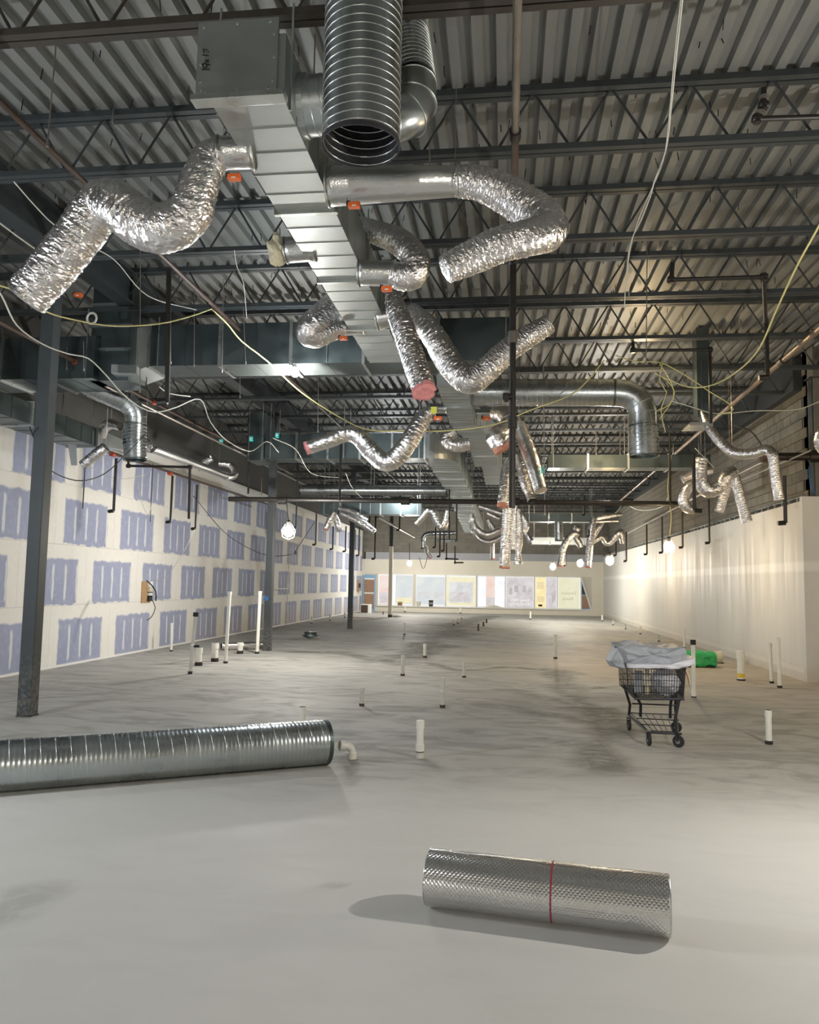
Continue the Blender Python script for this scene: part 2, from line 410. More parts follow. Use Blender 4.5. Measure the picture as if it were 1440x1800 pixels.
# left wall: taped purple gypsum sheets, dark masonry above them
wl = struct('wall_left', MB().box(XL-.25, XL-.02, -8, YF+.2, 0, 6.3), simple('upper_masonry', (.085,.085,.08), .9, 0, .25, 2), 'left wall of purple gypsum boards with white taped joints')
shared = MB().box(-.02, 0, .002, 2.128, .002, 1.118).mesh('gypsum_sheet'); shared.materials.append(M['wall_purple'])
for r in range(4):
    y0 = 15.6-.25+(-1.02 if r % 2 else 0)-(.6 if r > 2.5 else 0)
    for k in range(-4, 13):
        ya = y0+2.13*k
        if ya > YF-.5 or ya < 4: continue
        o = link(bpy.data.objects.new('gypsum_sheet', shared), wl); o.location = (XL, ya, r*1.12)
MB().box(XL-.02, XL-.001, -8, YF, 4.48, 4.56).build('top_strip', 'wall_purple', wl)
MB().box(XL-.02, XL-.0015, YF-2, YF, 0, 4.48).build('end_sheet', 'wall_purple', wl)
MB().box(XL-.02, XL-.0015, -8, 6, 0, 4.48).build('near_sheet', 'wall_purple', wl)
struct('trim_1', MB().box(XL-.02, XL+.012, -2, YF, 0, .035), 'white_paint', 'white bead at the foot of the left wall')
# back and side walls behind the camera
struct('wall_back', MB().box(-8.3, 9.6, -8.2, -8, 0, 6.3), 'wall_tan')
struct('wall_right_near', MB().box(9.4, 9.6, -8, 15.3, 0, 6.3), 'wall_white')
# right wall
wr = struct('wall_right', MB().box(XR, XR+.14, 15.0, YF, 0, 2.04).box(XR+.004, XR+.14, 15.0, YF, 2.04, 2.10).box(XR, XR+.14, 15.0, YF, 2.10, 3.26), 'wall_white', 'long white gypsum wall with one horizontal seam')
struct('wall_return', MB().box(XR, 9.5, 14.88, 15.0, 0, 3.34), 'wall_white', 'end face of the white gypsum wall at the right edge')
tr = MB().box(XR+.02, XR+.13, 15.1, YF, 3.33, 3.35)
for k in range(72): tr.box(XR+.03, XR+.12, 15.2+.4*k, 15.24+.4*k, 3.26, 3.34)
struct('trim_2', tr, 'flange', 'metal stud track along the top of the right wall')
struct('baseboard_right', MB().box(XR-.004, XR, 15.0, YF, .15, .24), 'jamb_pale', 'paler taped strip low on the right wall')
wu = struct('wall_right_upper', MB().box(XR+.30, XR+.5, 15.0, YF+.2, 0, 6.3).box(XR+.3, 9.5, 15.3, 15.5, 0, 6.3), 'mortar', 'bare masonry above the right gypsum wall')
blk = MB().box(-.02, 0, .006, .394, .006, .190).mesh('block'); blk.materials.append(M['block'])
cnt = 0; rest = MB()
for j in range(14):
    for k in range(72):
        z = 3.32+.2*j; y = 15.35+.4*k+(.2 if j % 2 else 0)
        if y > YF-.4: continue
        if y < 24 and cnt < 290:
            o = link(bpy.data.objects.new('block', blk), wu); o.location = (XR+.299, y, z); cnt += 1
        else: rest.box(XR+.279, XR+.299, y+.006, y+.394, z+.006, z+.19)
tag(rest.build('distant_blocks', 'block', wu), kind='stuff')
# far wall
wf = struct('wall_far', MB().box(XL-.2, XR+.5, YF, YF+.25, 0, .34).box(XL-.2, XR+.5, YF, YF+.25, 2.12, 2.95).box(XL-.2, -7.9, YF, YF+.25, .34, 2.12).box(4.72, XR+.5, YF, YF+.25, .34, 2.12), 'wall_tan', 'tan far wall around a long band of covered windows')
struct('wall_far_upper', MB().box(XL-.2, XR+.5, YF+.12, YF+.3, 2.95, 6.3), 'mortar', 'grey block masonry above the far wall'); wfu = bpy.data.objects['wall_far_upper']
struct('trim_3', MB().box(-7.9, XR, YF-.015, YF, 2.95, 3.35), simple('grey_band', (.36,.37,.39), .7, 0, .1, 3), 'pale grey strip along the top of the tan far wall')
blk2 = MB().box(.006, .394, -.02, 0, .006, .190).mesh('block'); blk2.materials.append(M['block'])
cnt = 0; rest = MB()
for j in range(14):
    for k in range(34):
        z = 3.36+.2*j; x = XL+.05+.4*k-(.2 if j % 2 else 0)
        if x < XL-.1 or x > XR: continue
        if cnt < 290:
            o = link(bpy.data.objects.new('block', blk2), wfu); o.location = (x, YF+.119, z); cnt += 1
        else: rest.box(x+.006, x+.394, YF+.099, YF+.119, z+.006, z+.19)
tag(rest.build('distant_blocks', 'block', wfu), kind='stuff')
# ceiling: corrugated steel deck built of sheets
ce = struct('ceiling', MB().box(-8.3, 9.6, -8, YF+.3, ZD+.12, ZD+.2), 'dark_inside', 'ribbed galvanised steel roof deck')
PR = [(0,0),(.085,0),(.105,.065),(.18,.065),(.20,0)]
def deck_mesh(L):
    m = MB(); pts = []
    for k in range(4): pts += [(x+.2*k, z) for x, z in PR[:-1]]
    pts.append((.8, 0)); n = len(pts)
    v = [(x, 0, z) for x, z in pts]+[(x, L, z) for x, z in pts]+[(x, 0, z+.008) for x, z in pts]+[(x, L, z+.008) for x, z in pts]
    f = [(i, i+1, n+i+1, n+i) for i in range(n-1)]+[(2*n+i, 3*n+i, 3*n+i+1, 2*n+i+1) for i in range(n-1)]+[(i, 2*n+i, 2*n+i+1, i+1) for i in range(n-1)]
    m.add(v, f); me = m.mesh('deck_sheet'); me.materials.append(M['deck']); return me
dm = deck_mesh(9.25-.004)
for a in range(22):
    for b in range(6):
        y0 = 8.65-9.25*2+9.25*b
        if y0 > YF: continue
        o = link(bpy.data.objects.new('deck_sheet', dm), ce); o.location = (-8.3+.8*a, y0, ZD-(.004 if b % 2 else 0))
# fastener tips poking through the deck
sc_ = MB()
for k in range(420):
    x = random.uniform(-6, 6); y = random.uniform(3.2, 14); L = random.uniform(.05, .1)
    sc_.bar((x, y, ZD+.02), (x+random.uniform(-.02, .02), y+random.uniform(-.02, .02), ZD-L), .007)
tag(sc_.build('screw_tips', 'ink', ce), kind='stuff')
# girders
def girder(x, y0, y1, z0, z1, w, label, mat='joist_paint'):
    g = empty('roof_girder', (x, y0, z0), label, 'girder')
    MB().box(x-w/2, x+w/2, y0, y1, z0, z0+.03).build('bottom_flange', mat, g)
    MB().box(x-.012, x+.012, y0, y1, z0+.03, z1-.03).build('girder_web', mat, g)
    MB().box(x-w/2, x+w/2, y0, y1, z1-.03, z1).build('top_flange', mat, g)
girder(-5.5, -7.9, YF, 5.60, 6.08, .24, 'dark steel girder running lengthwise over the row of columns')
girder(5.95, -7.9, 15.2, 5.60, 6.08, .24, 'dark steel girder lengthwise at the right edge of the room')
struct('trim_4', MB().box(XR+.12, XR+.30, 15.5, YF, 5.46, 6.1), 'joist_paint', 'dark steel beam along the top of the right masonry wall')
# joists
ORD = ['first','second','third','fourth','fifth','sixth','seventh','eighth','ninth','tenth','eleventh','twelfth','thirteenth','fourteenth','fifteenth','sixteenth','seventeenth','eighteenth','nineteenth','twentieth','twenty-first','twenty-second','twenty-third','twenty-fourth']
def joist_parts(x0, x1, mat):
    pr = []
    m = MB(); m.box(x0, x1, -.075, -.01, -.06, 0).box(x0, x1, .01, .075, -.06, 0); pr.append(('top_chord', m.mesh('top_chord')))
    m = MB(); m.box(x0, x1, -.068, -.008, -.62, -.565).box(x0, x1, .008, .068, -.62, -.565); pr.append(('bottom_chord', m.mesh('bottom_chord')))
    m = MB(); n = int((x1-x0)/.345); pts = []
    for k in range(n+1): pts.append((x0+.345*k, 0, -.595 if k % 2 else -.03))
    for p, q in zip(pts[:-1], pts[1:]): m.tube([p, q], .0125, 6, False)
    pr.append(('web_rod', m.mesh('web_rod')))
    for _, me in pr: me.materials.append(M[mat])
    return pr
jw = joist_parts(-8.05, 9.3, 'joist_paint'); jr = joist_parts(-8.05, 9.3, 'joist_rust'); jn = joist_parts(-8.05, XR+.2, 'joist_paint')
for i in range(-3, 19):
    Y = 8.65+1.85*i
    if Y > YF-.1 or Y < 2.9: continue
    num = i+3
    lab = ('rust-brown open-web steel roof joist crossing the top edge of the photo' if num == 1 else
           'dark open-web steel roof joist nearest overhead, above the top edge' if num == 0 else
           '%s dark open-web steel roof joist counted back from the brown one' % ORD[num-2])
    e = empty('roof_joist', (0, Y, ZD-.005), lab, 'joist', 'open-web roof joists')
    for nm, me in (jr if num == 1 else (jw if Y < 15 else jn)):
        link(bpy.data.objects.new(nm, me), e)
# joist bridging
# columns
def column(x, y, top, label, tan=False):
    c = empty('steel_column', (x, y, 0), label, 'column', None)
    w = .085
    if tan:
        MB().box(x-w, x+w, y-w, y+w, .12, 3.35).build('drywall_wrap', 'mud', c, bevel=.004)
        MB().box(x-w*.95, x+w*.95, y-w*.95, y+w*.95, 3.35, top).build('shaft', 'column', c)
        MB().box(x-w*1.02, x+w*1.02, y-w*1.02, y+w*1.02, 0, .12).build('base', 'box_dark', c)
    else:
        MB().box(x-w, x+w, y-w, y+w, .015, top).build('shaft', 'column', c, bevel=.01)
        MB().box(x-w-.004, x+w+.004, y-w-.004, y+w+.004, 0, .015).build('base_plate', 'column', c)
    MB().box(x-w-.05, x+w+.05, y-w-.05, y+w+.05, top, top+.02).build('cap_plate', 'joist_paint', c)
    return c
column(-5.60, 8.78, 5.57, 'dark steel column nearest the camera at the left edge')
c2 = column(-5.54, 18.0, 5.57, 'second dark steel column back, with a blue paint spot')
P = Yp(468, 1052, 17.91); MB().tube([(P.x, 17.913, P.z), (P.x, 17.905, P.z)], .06, 16).build('paint_spot', simple('blue_spot', (.02,.10,.28), .6), c2)
column(-5.42, 27.3, 5.57, 'third steel column back, thin and nearly black')
column(-5.40, 36.8, 5.57, 'farthest column, wrapped in tan board below', True)
column(5.72, 15.12, 5.57, 'dark steel column above the right end of the white wall')
exec_later = []
# ================================================================== FAR WINDOWS
emis('daylight', (1, .99, .97), 1.5)
emis('glass_white', (1, .99, .98), 1.05, (.86,.88,.92), 2)
emis('poster_pink', (.80,.60,.52), .95, (.84,.72,.66), 1.2)
emis('poster_blue', (.62,.66,.68), .95, (.72,.74,.70), 1.0)
emis('poster_grey', (.60,.60,.60), .95, (.74,.74,.74), 1.4)
emis('poster_yellow', (.80,.74,.46), .95, (.84,.80,.60), 1.4)
emis('poster_mauve', (.56,.52,.53), .95, (.70,.66,.66), 2.0)
emis('poster_amber', (.90,.74,.36), .95, (.92,.80,.50), 1.4)
emis('poster_olive', (.72,.70,.48), .95, (.78,.76,.60), .8)
emis('print_light', (.95,.94,.90), 1.)
emis('print_brown', (.55,.48,.30), .9)
emis('print_face', (.80,.68,.62), .95)
emis('print_hair', (.50,.46,.47), .9)
simple('jamb', (.60,.57,.49), .7)
wx = lambda px: Yp(px, 1040, YF).x
def rect(mb, px0, px1, py0, py1, y, th=.01):
    a = Yp(px0, py0, y); b = Yp(px1, py1, y); mb.box(a.x, b.x, y-th, y, b.z, a.z); return mb
pane_id = 0
def window(n, px0, px1, label):
    w = empty('window_%d' % n, (wx((px0+px1)/2), YF, .34), label, None); del w['label']; w['label'] = label; w['kind'] = 'structure'
    x0, x1 = wx(px0), wx(px1)
    fr = MB().box(x0, x0+.035, YF-.02, YF+.06, .34, 2.12).box(x1-.035, x1, YF-.02, YF+.06, .34, 2.12).box(x0+.035, x1-.035, YF-.02, YF+.06, .34, .385).box(x0+.035, x1-.035, YF-.02, YF+.06, 2.075, 2.12)
    fr.build('window_frame', 'white_paint', w)
    g = MB().box(x0+.035, x1-.035, YF+.03, YF+.04, .385, 2.075).build('pane', 'glass_white', w)
    return w
def poster(w, px0, px1, py0, py1, mat, name='poster', y=None, prints=()):
    y = y or YF+.025
    m = MB(); rect(m, px0, px1, py0, py1, y); o = m.build(name, mat, w)
    o.parent = w; return o
def shape(w, name, mat, pts, y):        # flat printed figure on a poster
    P = [Yp(a, b, y) for a, b in pts]; n = len(P)
    m = MB(); m.add([(p.x, y, p.z) for p in P]+[(p.x, y-.003, p.z) for p in P], [tuple(range(n)), tuple(range(2*n-1, n-1, -1))]+[(i, (i+1) % n, n+(i+1) % n, n+i) for i in range(n)])
    return m.build(name, mat, w)
def mirror_text(w, txt, px, py, hpx, mat, y):
    c = bpy.data.curves.new('printed_words', 'FONT'); c.body = txt; c.align_x = 'CENTER'; c.extrude = .002
    P = Yp(px, py, y); c.size = px2m(P, hpx)*1.35
    me_o = bpy.data.objects.new('printed_words', c); link(me_o)
    me_o.matrix_world = Matrix(((-1,0,0,P.x),(0,0,1,y-.004),(0,1,0,P.z),(0,0,0,1)))
    dg = bpy.context.evaluated_depsgraph_get(); me = bpy.data.meshes.new_from_object(me_o.evaluated_get(dg))
    me.transform(me_o.matrix_world); bpy.data.objects.remove(me_o); me.materials.clear(); me.materials.append(M[mat])
    me.transform(Matrix.Translation(-Vector(w.location))); o = link(bpy.data.objects.new('printed_words', me), w); return o
YP = YF+.02
w = window(1, 664, 726, 'window bay with a narrow pink poster and a bluish poster at the left')
poster(w, 667, 683, 1011, 1063, 'poster_pink'); poster(w, 696, 724.5, 1011, 1062, 'poster_blue')
poster(w, 697, 724, 1050, 1061, 'poster_yellow', 'poster_strip', YP); poster(w, 668, 681, 1041, 1060, 'poster_mauve', 'poster_strip', YP)
w = window(2, 731, 783, 'window with a pale blue-grey poster, buckets on its sill')
poster(w, 733, 781.5, 1013.5, 1063.5, 'poster_blue'); poster(w, 734, 780, 1040, 1052, 'poster_grey', 'poster_strip', YP)
w = window(3, 784, 837, 'window with a grey poster edged in yellow')
poster(w, 785.5, 835, 1013.5, 1065, 'poster_yellow'); poster(w, 790, 831, 1023, 1060, 'poster_grey', 'poster_picture', YP)
shape(w, 'printed_figure', 'poster_mauve', [(793,1056),(800,1044),(812,1040),(822,1044),(829,1058)], YP-.012)
w = window(4, 839, 888.5, 'bright white window with a pink strip down its middle')
poster(w, 854.5, 870, 1012.5, 1065, 'poster_pink'); poster(w, 855, 869.5, 1050, 1064, 'poster_mauve', 'poster_strip', YP)
w = window(5, 888.5, 939, 'window with a mauve poster of people and white mirrored words')
poster(w, 890.5, 937, 1014.5, 1069, 'poster_mauve')
for i, (cx, cy, s) in enumerate([(908,1024,1.0),(922,1024,.9),(898,1028,.8),(931,1028,.8)]):
    shape(w, 'printed_face', 'print_face', [(cx+3.2*s*math.cos(a*PI/6), cy+5*s*math.sin(a*PI/6)) for a in range(12)], YP-.001)
    shape(w, 'printed_body', 'print_hair', [(cx-4*s, cy+17), (cx-3*s, cy+6*s), (cx+3*s, cy+6*s), (cx+4*s, cy+17)], YP-.002)
mirror_text(w, 'Keep 100%', 914, 1057, 5.2, 'print_light', YP); mirror_text(w, 'of your profits', 914, 1063.5, 4.6, 'print_light', YP)
w = window(6, 940, 980, 'window with an amber poster beside a grey portrait poster')
poster(w, 941.5, 959.5, 1014.5, 1069, 'poster_amber'); poster(w, 960, 978, 1015, 1069, 'poster_mauve')
shape(w, 'printed_face', 'print_face', [(966+4*math.cos(a*PI/6), 1053+7*math.sin(a*PI/6)) for a in range(12)], YP-.001)
shape(w, 'printed_hair', 'print_hair', [(966,1044),(969,1024),(974,1017),(978,1022),(977,1050),(971,1062),(971,1048)], YP-.002)
for k in range(5): poster(w, 944, 956, 1024+k*2.4, 1025+k*2.4, 'print_brown', 'printed_line', YP)
for k in range(4): poster(w, 944, 957, 1049+k*2.4, 1050+k*2.4, 'print_brown', 'printed_line', YP)
poster(w, 946.5, 953.5, 1062.5, 1066, 'ink', 'printed_mark', YP)
w = window(7, 980, 1021.5, 'window with a pale olive poster with faint mirrored words')
poster(w, 982, 1019, 1015.5, 1070, 'poster_olive')
mirror_text(w, 'Distance', 1000, 1045, 5.5, 'print_brown', YP); mirror_text(w, 'Ready', 998, 1055, 6, 'print_brown', YP)
jm = MB().box(wx(726), wx(731), YF-.01, YF+.1, .34, 2.12).box(-7.9, wx(664), YF-.01, YF+.1, .34, 2.12).box(wx(1021.5), 4.8, YF+.05, YF+.1, .34, 2.12)
struct('trim_5', jm, 'jamb', 'tan piers between the far windows')
struct('trim_6', MB().box(wx(664), wx(1021), YF-.12, YF-.002, .30, .34), 'white_paint', 'thin white sill under the far windows')
# blocking sheet behind so nothing leaks
MB().box(-8.4, 6, YF+.3, YF+.35, 0, 3).build('outer_panel', 'jamb', wf)
# door_1
d = empty('door_1', (-7.55, YF-.05, 0), 'blue-framed door at far left with two brown board panels', None); d['kind'] = 'structure'
x0, x1 = wx(638.5), wx(660); D0, D1 = YF-.08, YF-.03
m = MB(); m.box(x0, x0+.07, D0, D1, 0, 2.05).box(x1-.07, x1, D0, D1, 0, 2.05).box(x0+.07, x1-.07, D0, D1, 1.80, 2.05).box(x0+.07, x1-.07, D0, D1, 0, .12)
m.build('door_frame', 'blue_frame', d)
MB().box(x0+.075, x1-.075, D0-.03, D0+.02, .98, 1.06).box(x0+.075, x1-.075, D0-.03, D0+.02, 1.78, 1.87).build('door_rail', 'white_paint', d)
MB().box(x0+.08, x1-.08, D0+.01, D1, 1.07, 1.77).build('door_panel', 'plywood', d)
MB().box(x0+.08, x1-.08, D0+.01, D1, .13, .97).build('door_panel', 'plywood', d)
# triangular glazed end
t3 = empty('window_8', (wx(1030), YF-.03, .34), 'blue-framed triangular opening boarded in brown at the right', None); t3['kind'] = 'structure'
def tri(name, mat, pts, th, y):
    P = [Yp(a, b, y) for a, b in pts]
    m = MB(); n = len(P); m.add([(p.x, y, p.z) for p in P]+[(p.x, y-th, p.z) for p in P], [tuple(range(n)), tuple(range(2*n-1, n-1, -1))]+[(i, (i+1) % n, n+(i+1) % n, n+i) for i in range(n)])
    return m.build(name, mat, t3)
tri('white_surround', 'white_paint', [(1020,1014),(1023,1016),(1041,1072),(1021.5,1073)], .01, YF-.02)
tri('blue_frame', 'blue_frame', [(1022.2,1021),(1037.8,1071),(1022.5,1071.5)], .02, YF-.03)
tri('pane', 'cable_black', [(1023,1026),(1029.5,1045),(1023,1045)], .01, YF-.05)
tri('board', 'plywood', [(1023,1047),(1030.3,1047),(1036.3,1069.5),(1023.2,1070)], .015, YF-.05)
# ================================================================== DUCT BUILDERS
def lname(label, cat='duct'): return label
def straps(e, lst, z0, top=5.52, y_axis=True):
    for (x, y) in lst: MB().box(x-.007, x+.007, y-.007, y+.007, z0, top).build('hanger_strap', 'flange', e)
def rduct(label, x0, x1, y0, y1, z0, z1, axis='y', sec=1.45, bead=.29, mat='galv', cat='rectangular duct', fl=.028, group=None, x0b=None, x1b=None):
    """straight or skewed rectangular duct; x0b/x1b give the side positions at the far end"""
    if x0b is None: x0b, x1b = x0, x1
    a0, a1 = (y0, y1) if axis == 'y' else (x0, x1)
    e = empty('rectangular_duct', ((x0+x1)/2, (y0+y1)/2, z0), label, 'duct', group)
    n = max(1, round((a1-a0)/sec)); L = (a1-a0)/n
    lerp = lambda f: (x0+(x0b-x0)*f, x1+(x1b-x1)*f)
    for i in range(n):
        b0, b1 = a0+i*L, a0+(i+1)*L; m = MB()
        if axis == 'y':
            (p0, p1), (q0, q1) = lerp(i/n), lerp((i+1)/n)
            m.hexa([(p0,b0,z0),(p1,b0,z0),(p1,b0,z1),(p0,b0,z1)], [(q0,b1,z0),(q1,b1,z0),(q1,b1,z1),(q0,b1,z1)])
        else: m.box(b0, b1, y0, y1, z0, z1)
        k = max(1, round(L/bead)); h = .006
        for j in range(1, k):
            c = b0+L*j/k
            if axis == 'y':
                u0, u1 = lerp((c-a0)/(a1-a0)); m.box(u0-h, u1+h, c-.006, c+.006, z0-h, z1+h)
            else: m.box(c-.006, c+.006, y0-h, y1+h, z0-h, z1+h)
        m.build('duct_section', mat, e)
        if i:
            if axis == 'y':
                p0, p1 = lerp(i/n); f = MB().box(p0-fl, p1+fl, b0-.022, b0+.022, z0-fl, z1+fl)
            else: f = MB().box(b0-.022, b0+.022, y0-fl, y1+fl, z0-fl, z1+fl)
            f.build('flange', 'flange', e)
    if z1 < 5.45:
        a, b = a0+min(.12, (a1-a0)*.1), a1-min(.12, (a1-a0)*.1)
        for q in ([a, b] if a1-a0 < 3 else [a, (a+b)/2, b]):
            if axis == 'y': u0, u1 = lerp((q-a0)/(a1-a0)); pts = [(u0-.008, q), (u1+.008, q)]
            else: pts = [(q, y0-.008), (q, y1+.008)]
            straps(e, pts, z0)
    return e
def ringset(m, c, u, w, t, prof, seg, jag=0.):
    b = []
    for r, s in prof:
        for k in range(seg):
            a = 2*PI*k/seg; j = 1+jag*noise.noise(Vector((math.cos(a)*2.5+s*9, math.sin(a)*2.5, c.x*3)))
            b.append(c+t*(s*j if s > 0 else s)+(u*math.cos(a)+w*math.sin(a))*r*j)
    n = len(prof)
    m.add(b, [(i*seg+k, i*seg+(k+1) % seg, (i+1)*seg+(k+1) % seg, (i+1)*seg+k) for i in range(n-1) for k in range(seg)]+[tuple((n-1)*seg+k for k in range(seg))])
def flex(label, parts, end='pink_wool', mat='foil', seg=None, crinkle=1., world=None, cat='flexible duct', straps=(), start=None, group=None):
    P = world or place(parts)
    near = min(p[1] for p in P) < 11
    seg = seg or (64 if near else 24)
    rm = max(p[3] for p in P)
    S = spline(P, rm*(.06 if near else .14))
    pts = [Vector(s[:3]) for s in S]; rr = [s[3] for s in S]; fr = frames(pts)
    e = empty('flexible_duct', pts[0], label, 'duct', group)
    seed = random.uniform(0, 99); vs_ = []; s = 0.
    for i, p in enumerate(pts):
        if i: s += (p-pts[i-1]).length
        u, w = fr[i]; r = rr[i]
        for k in range(seg):
            a = 2*PI*k/seg; ca, sa = math.cos(a), math.sin(a)
            d = .04*noise.noise(Vector((s/r*1.6+seed, ca*1.3, sa*1.3)))+.035*noise.noise(Vector((s/r*7, ca*2.0+seed, sa*2.0)))+.045*noise.noise(Vector((s/r*14+ca*1.5, ca*3.6+seed, sa*3.6)))
            if near: d += .03*noise.noise(Vector((s/r*26, ca*9+seed, sa*9)))
            d += .012*math.sin(s/r*2*PI*2.2)
            vs_.append(p+(u*ca+w*sa)*r*(1+d*crinkle))
    n = len(pts); m = MB()
    m.add(vs_, [(i*seg+k, i*seg+(k+1) % seg, (i+1)*seg+(k+1) % seg, (i+1)*seg+k) for i in range(n-1) for k in range(seg)])
    m.build('foil_jacket', mat, e, smooth=(crinkle < .3))
    t = (pts[-1]-pts[-2]).normalized(); u, w = fr[-1]; r = rr[-1]
    if end == 'cream_wool':
        m = MB(); ringset(m, pts[-1], u, w, t, [(r*1.0, -r*.1), (r*.99, r*.03), (r*.8, r*.10), (r*.4, r*.12)], seg, .10); m.build('folded_end', mat, e)
    elif end == 'dark_inside':
        m = MB(); ringset(m, pts[-1], u, w, t, [(r*1.0, -r*.25), (r*1.0, r*.06), (r*.86, r*.08), (r*.8, -r*.3)], seg, .05); m.build('insulation', 'flange', e)
        m = MB(); ringset(m, pts[-1], u, w, t, [(r*.8, r*.0), (r*.78, -r*.3)], seg); m.build('inner_liner', 'dark_inside', e)
    elif end:
        m = MB(); ringset(m, pts[-1], u, w, t, [(r*.98, -r*.25), (r*1.02, r*.30), (r*.70, r*.42), (r*.2, r*.30)], seg, .22); m.build('insulation', end, e)
    if e.location.z > 2 or pts[0].z > 2:
        ci = max(range(len(pts)), key=lambda q: pts[q].z); c = pts[ci]
        if c.z < 5.4: MB().tube([c+Vector((0,0,rr[ci]*.9)), Vector((c.x, c.y, 5.53))], .003, 4).build('hanger_wire', 'steel_pipe', e)
    if start:        # metal collar at the mouth
        t0 = (pts[0]-pts[1]).normalized(); u0, w0 = fr[0]; m = MB(); ringset(m, pts[0], u0, w0, t0, [(rr[0]*1.05, -.03), (rr[0]*1.05, .0), (rr[0]*.8, .0)], seg); m.build('collar', 'flange', e)
    return e
def spiral(label, pts, r, pitch=.12, open_end=True, mat='spiral', seg=40, seam=.004, ribs=0, parent=None, name='spiral_duct', group=None, inner=False, cut=()):
    pts = [Vector(p) for p in pts]
    e = parent or tag(link(bpy.data.objects.new(name, None)), label, 'duct', group)
    if not parent: e.location = pts[0]
    tot = sum((b-a).length for a, b in zip(pts[:-1], pts[1:])); st = pitch/9 if ribs else max(pitch, .05)
    fine = [];
    for a, b in zip(pts[:-1], pts[1:]):
        n = max(1, int((b-a).length/st))
        fine += [a.lerp(b, k/n) for k in range(n)]
    fine.append(pts[-1]); fr = frames(fine)
    rs = [r*(1-(ribs if i % 3 == 0 else 0)) for i in range(len(fine))] if ribs else [r]*len(fine)
    m = MB(); m.tube(fine, rs, seg, False)
    m.build('duct_shell', mat, e, smooth=True)
    t0 = (fine[0]-fine[1]).normalized(); t1 = (fine[-1]-fine[-2]).normalized()
    for c, t, (u, w), nm in ((fine[0], t0, fr[0], 'a'), (fine[-1], t1, fr[-1], 'b')):
        m = MB(); 
        dp = .9 if inner else .35
        ringset(m, c, u, w, t, [(r*.985, -dp), (r*.985, .004), (r*1.012, .004), (r*1.012, -.03)][::1], seg)
        m.f = m.f[:-1]; m.build('rim', 'galv_dark' if not inner else 'dark_inside', e, smooth=False)
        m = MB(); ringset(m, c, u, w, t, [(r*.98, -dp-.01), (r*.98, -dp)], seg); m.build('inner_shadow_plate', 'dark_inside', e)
    if fine[0].z > 2:
        for q in (fine[len(fine)//8], fine[-1-len(fine)//8]):
            if q.z+r < 5.4 and abs(t0.z) < .5: MB().tube([q+Vector((0,0,r*.95)), Vector((q.x, q.y, 5.53))], .005, 4).build('hanger_wire', 'steel_pipe', e)
    # helical lock seam
    s = 0.; acc = [0.]
    for a, b in zip(fine[:-1], fine[1:]): s += (b-a).length; acc.append(s)
    hp = []; N = int(s/pitch*28); j = 0
    for i in range(N):
        q = s*i/N
        while j < len(acc)-2 and acc[j+1] < q: j += 1
        f = (q-acc[j])/max(1e-9, acc[j+1]-acc[j]); c = fine[j].lerp(fine[j+1], f); u, w = fr[j]; a = 2*PI*q/pitch
        hp.append(c+(u*math.cos(a)+w*math.sin(a))*(r+.001))
    MB().tube(hp, seam, 5, False).build('spiral_seam', 'flange', e, smooth=True)
    if inner:
        hp2 = []
        for i in range(int(.85/pitch*28)):
            q = s-i*pitch/28; k = min(len(fine)-1, max(0, np.searchsorted(acc, q)-1)); f = (q-acc[k])/max(1e-9, acc[min(k+1, len(acc)-1)]-acc[k]) if k < len(acc)-1 else 0
            c = fine[k].lerp(fine[min(k+1, len(fine)-1)], f); u, w = fr[k]; a = 2*PI*q/pitch
            hp2.append(c+(u*math.cos(a)+w*math.sin(a))*(r*.965))
        MB().tube(hp2, seam*1.1, 5, False).build('inner_seam', 'flange', e, smooth=True)
    return e
def gored(e, A, B, C, r, n=5, seg=36):     # elbow between directions A->B->C, parts 'elbow_gore'
    pts = []
    for k in range(n+1):
        t = k/n; pts.append((1-t)**2*A+2*t*(1-t)*B+t*t*C)
    fr = frames(pts)
    for k in range(n):
        MB().tube([pts[k], pts[k+1]], r, seg, False)
    m = MB(); m.tube(pts, r, seg, False); m.build('elbow', 'spiral', e, smooth=True)
    for k in range(n+1):
        u, w = fr[k]; rg = [pts[k]+(u*math.cos(a*2*PI/seg)+w*math.sin(a*2*PI/seg))*(r+.002) for a in range(seg+1)]
        MB().tube(rg, .005, 5, False).build('elbow_seam', 'flange', e, smooth=True)
def box_part(e, x0, x1, y0, y1, z0, z1, name, mat, bevel=0): return MB().box(x0, x1, y0, y1, z0, z1).build(name, mat, e, bevel=bevel)
def actuator(e, P, s=.06):       # orange damper motor with a dark clamp
    P = Vector(P)
    a = MB().box(P.x-s, P.x+s, P.y-s*.6, P.y+s*.6, P.z-s*.55, P.z+s*.35).build('damper_motor', 'orange', e, bevel=s*.12)
    MB().box(P.x-s*1.3, P.x-s*.7, P.y-s*.45, P.y+s*.45, P.z-s*.2, P.z+s*.6).build('clamp', 'dark_inside', e)
    MB().box(P.x-s*.3, P.x+s*.4, P.y-s*.62, P.y-s*.6, P.z-s*.5, P.z-s*.25).build('motor_label', 'white_paint', e)
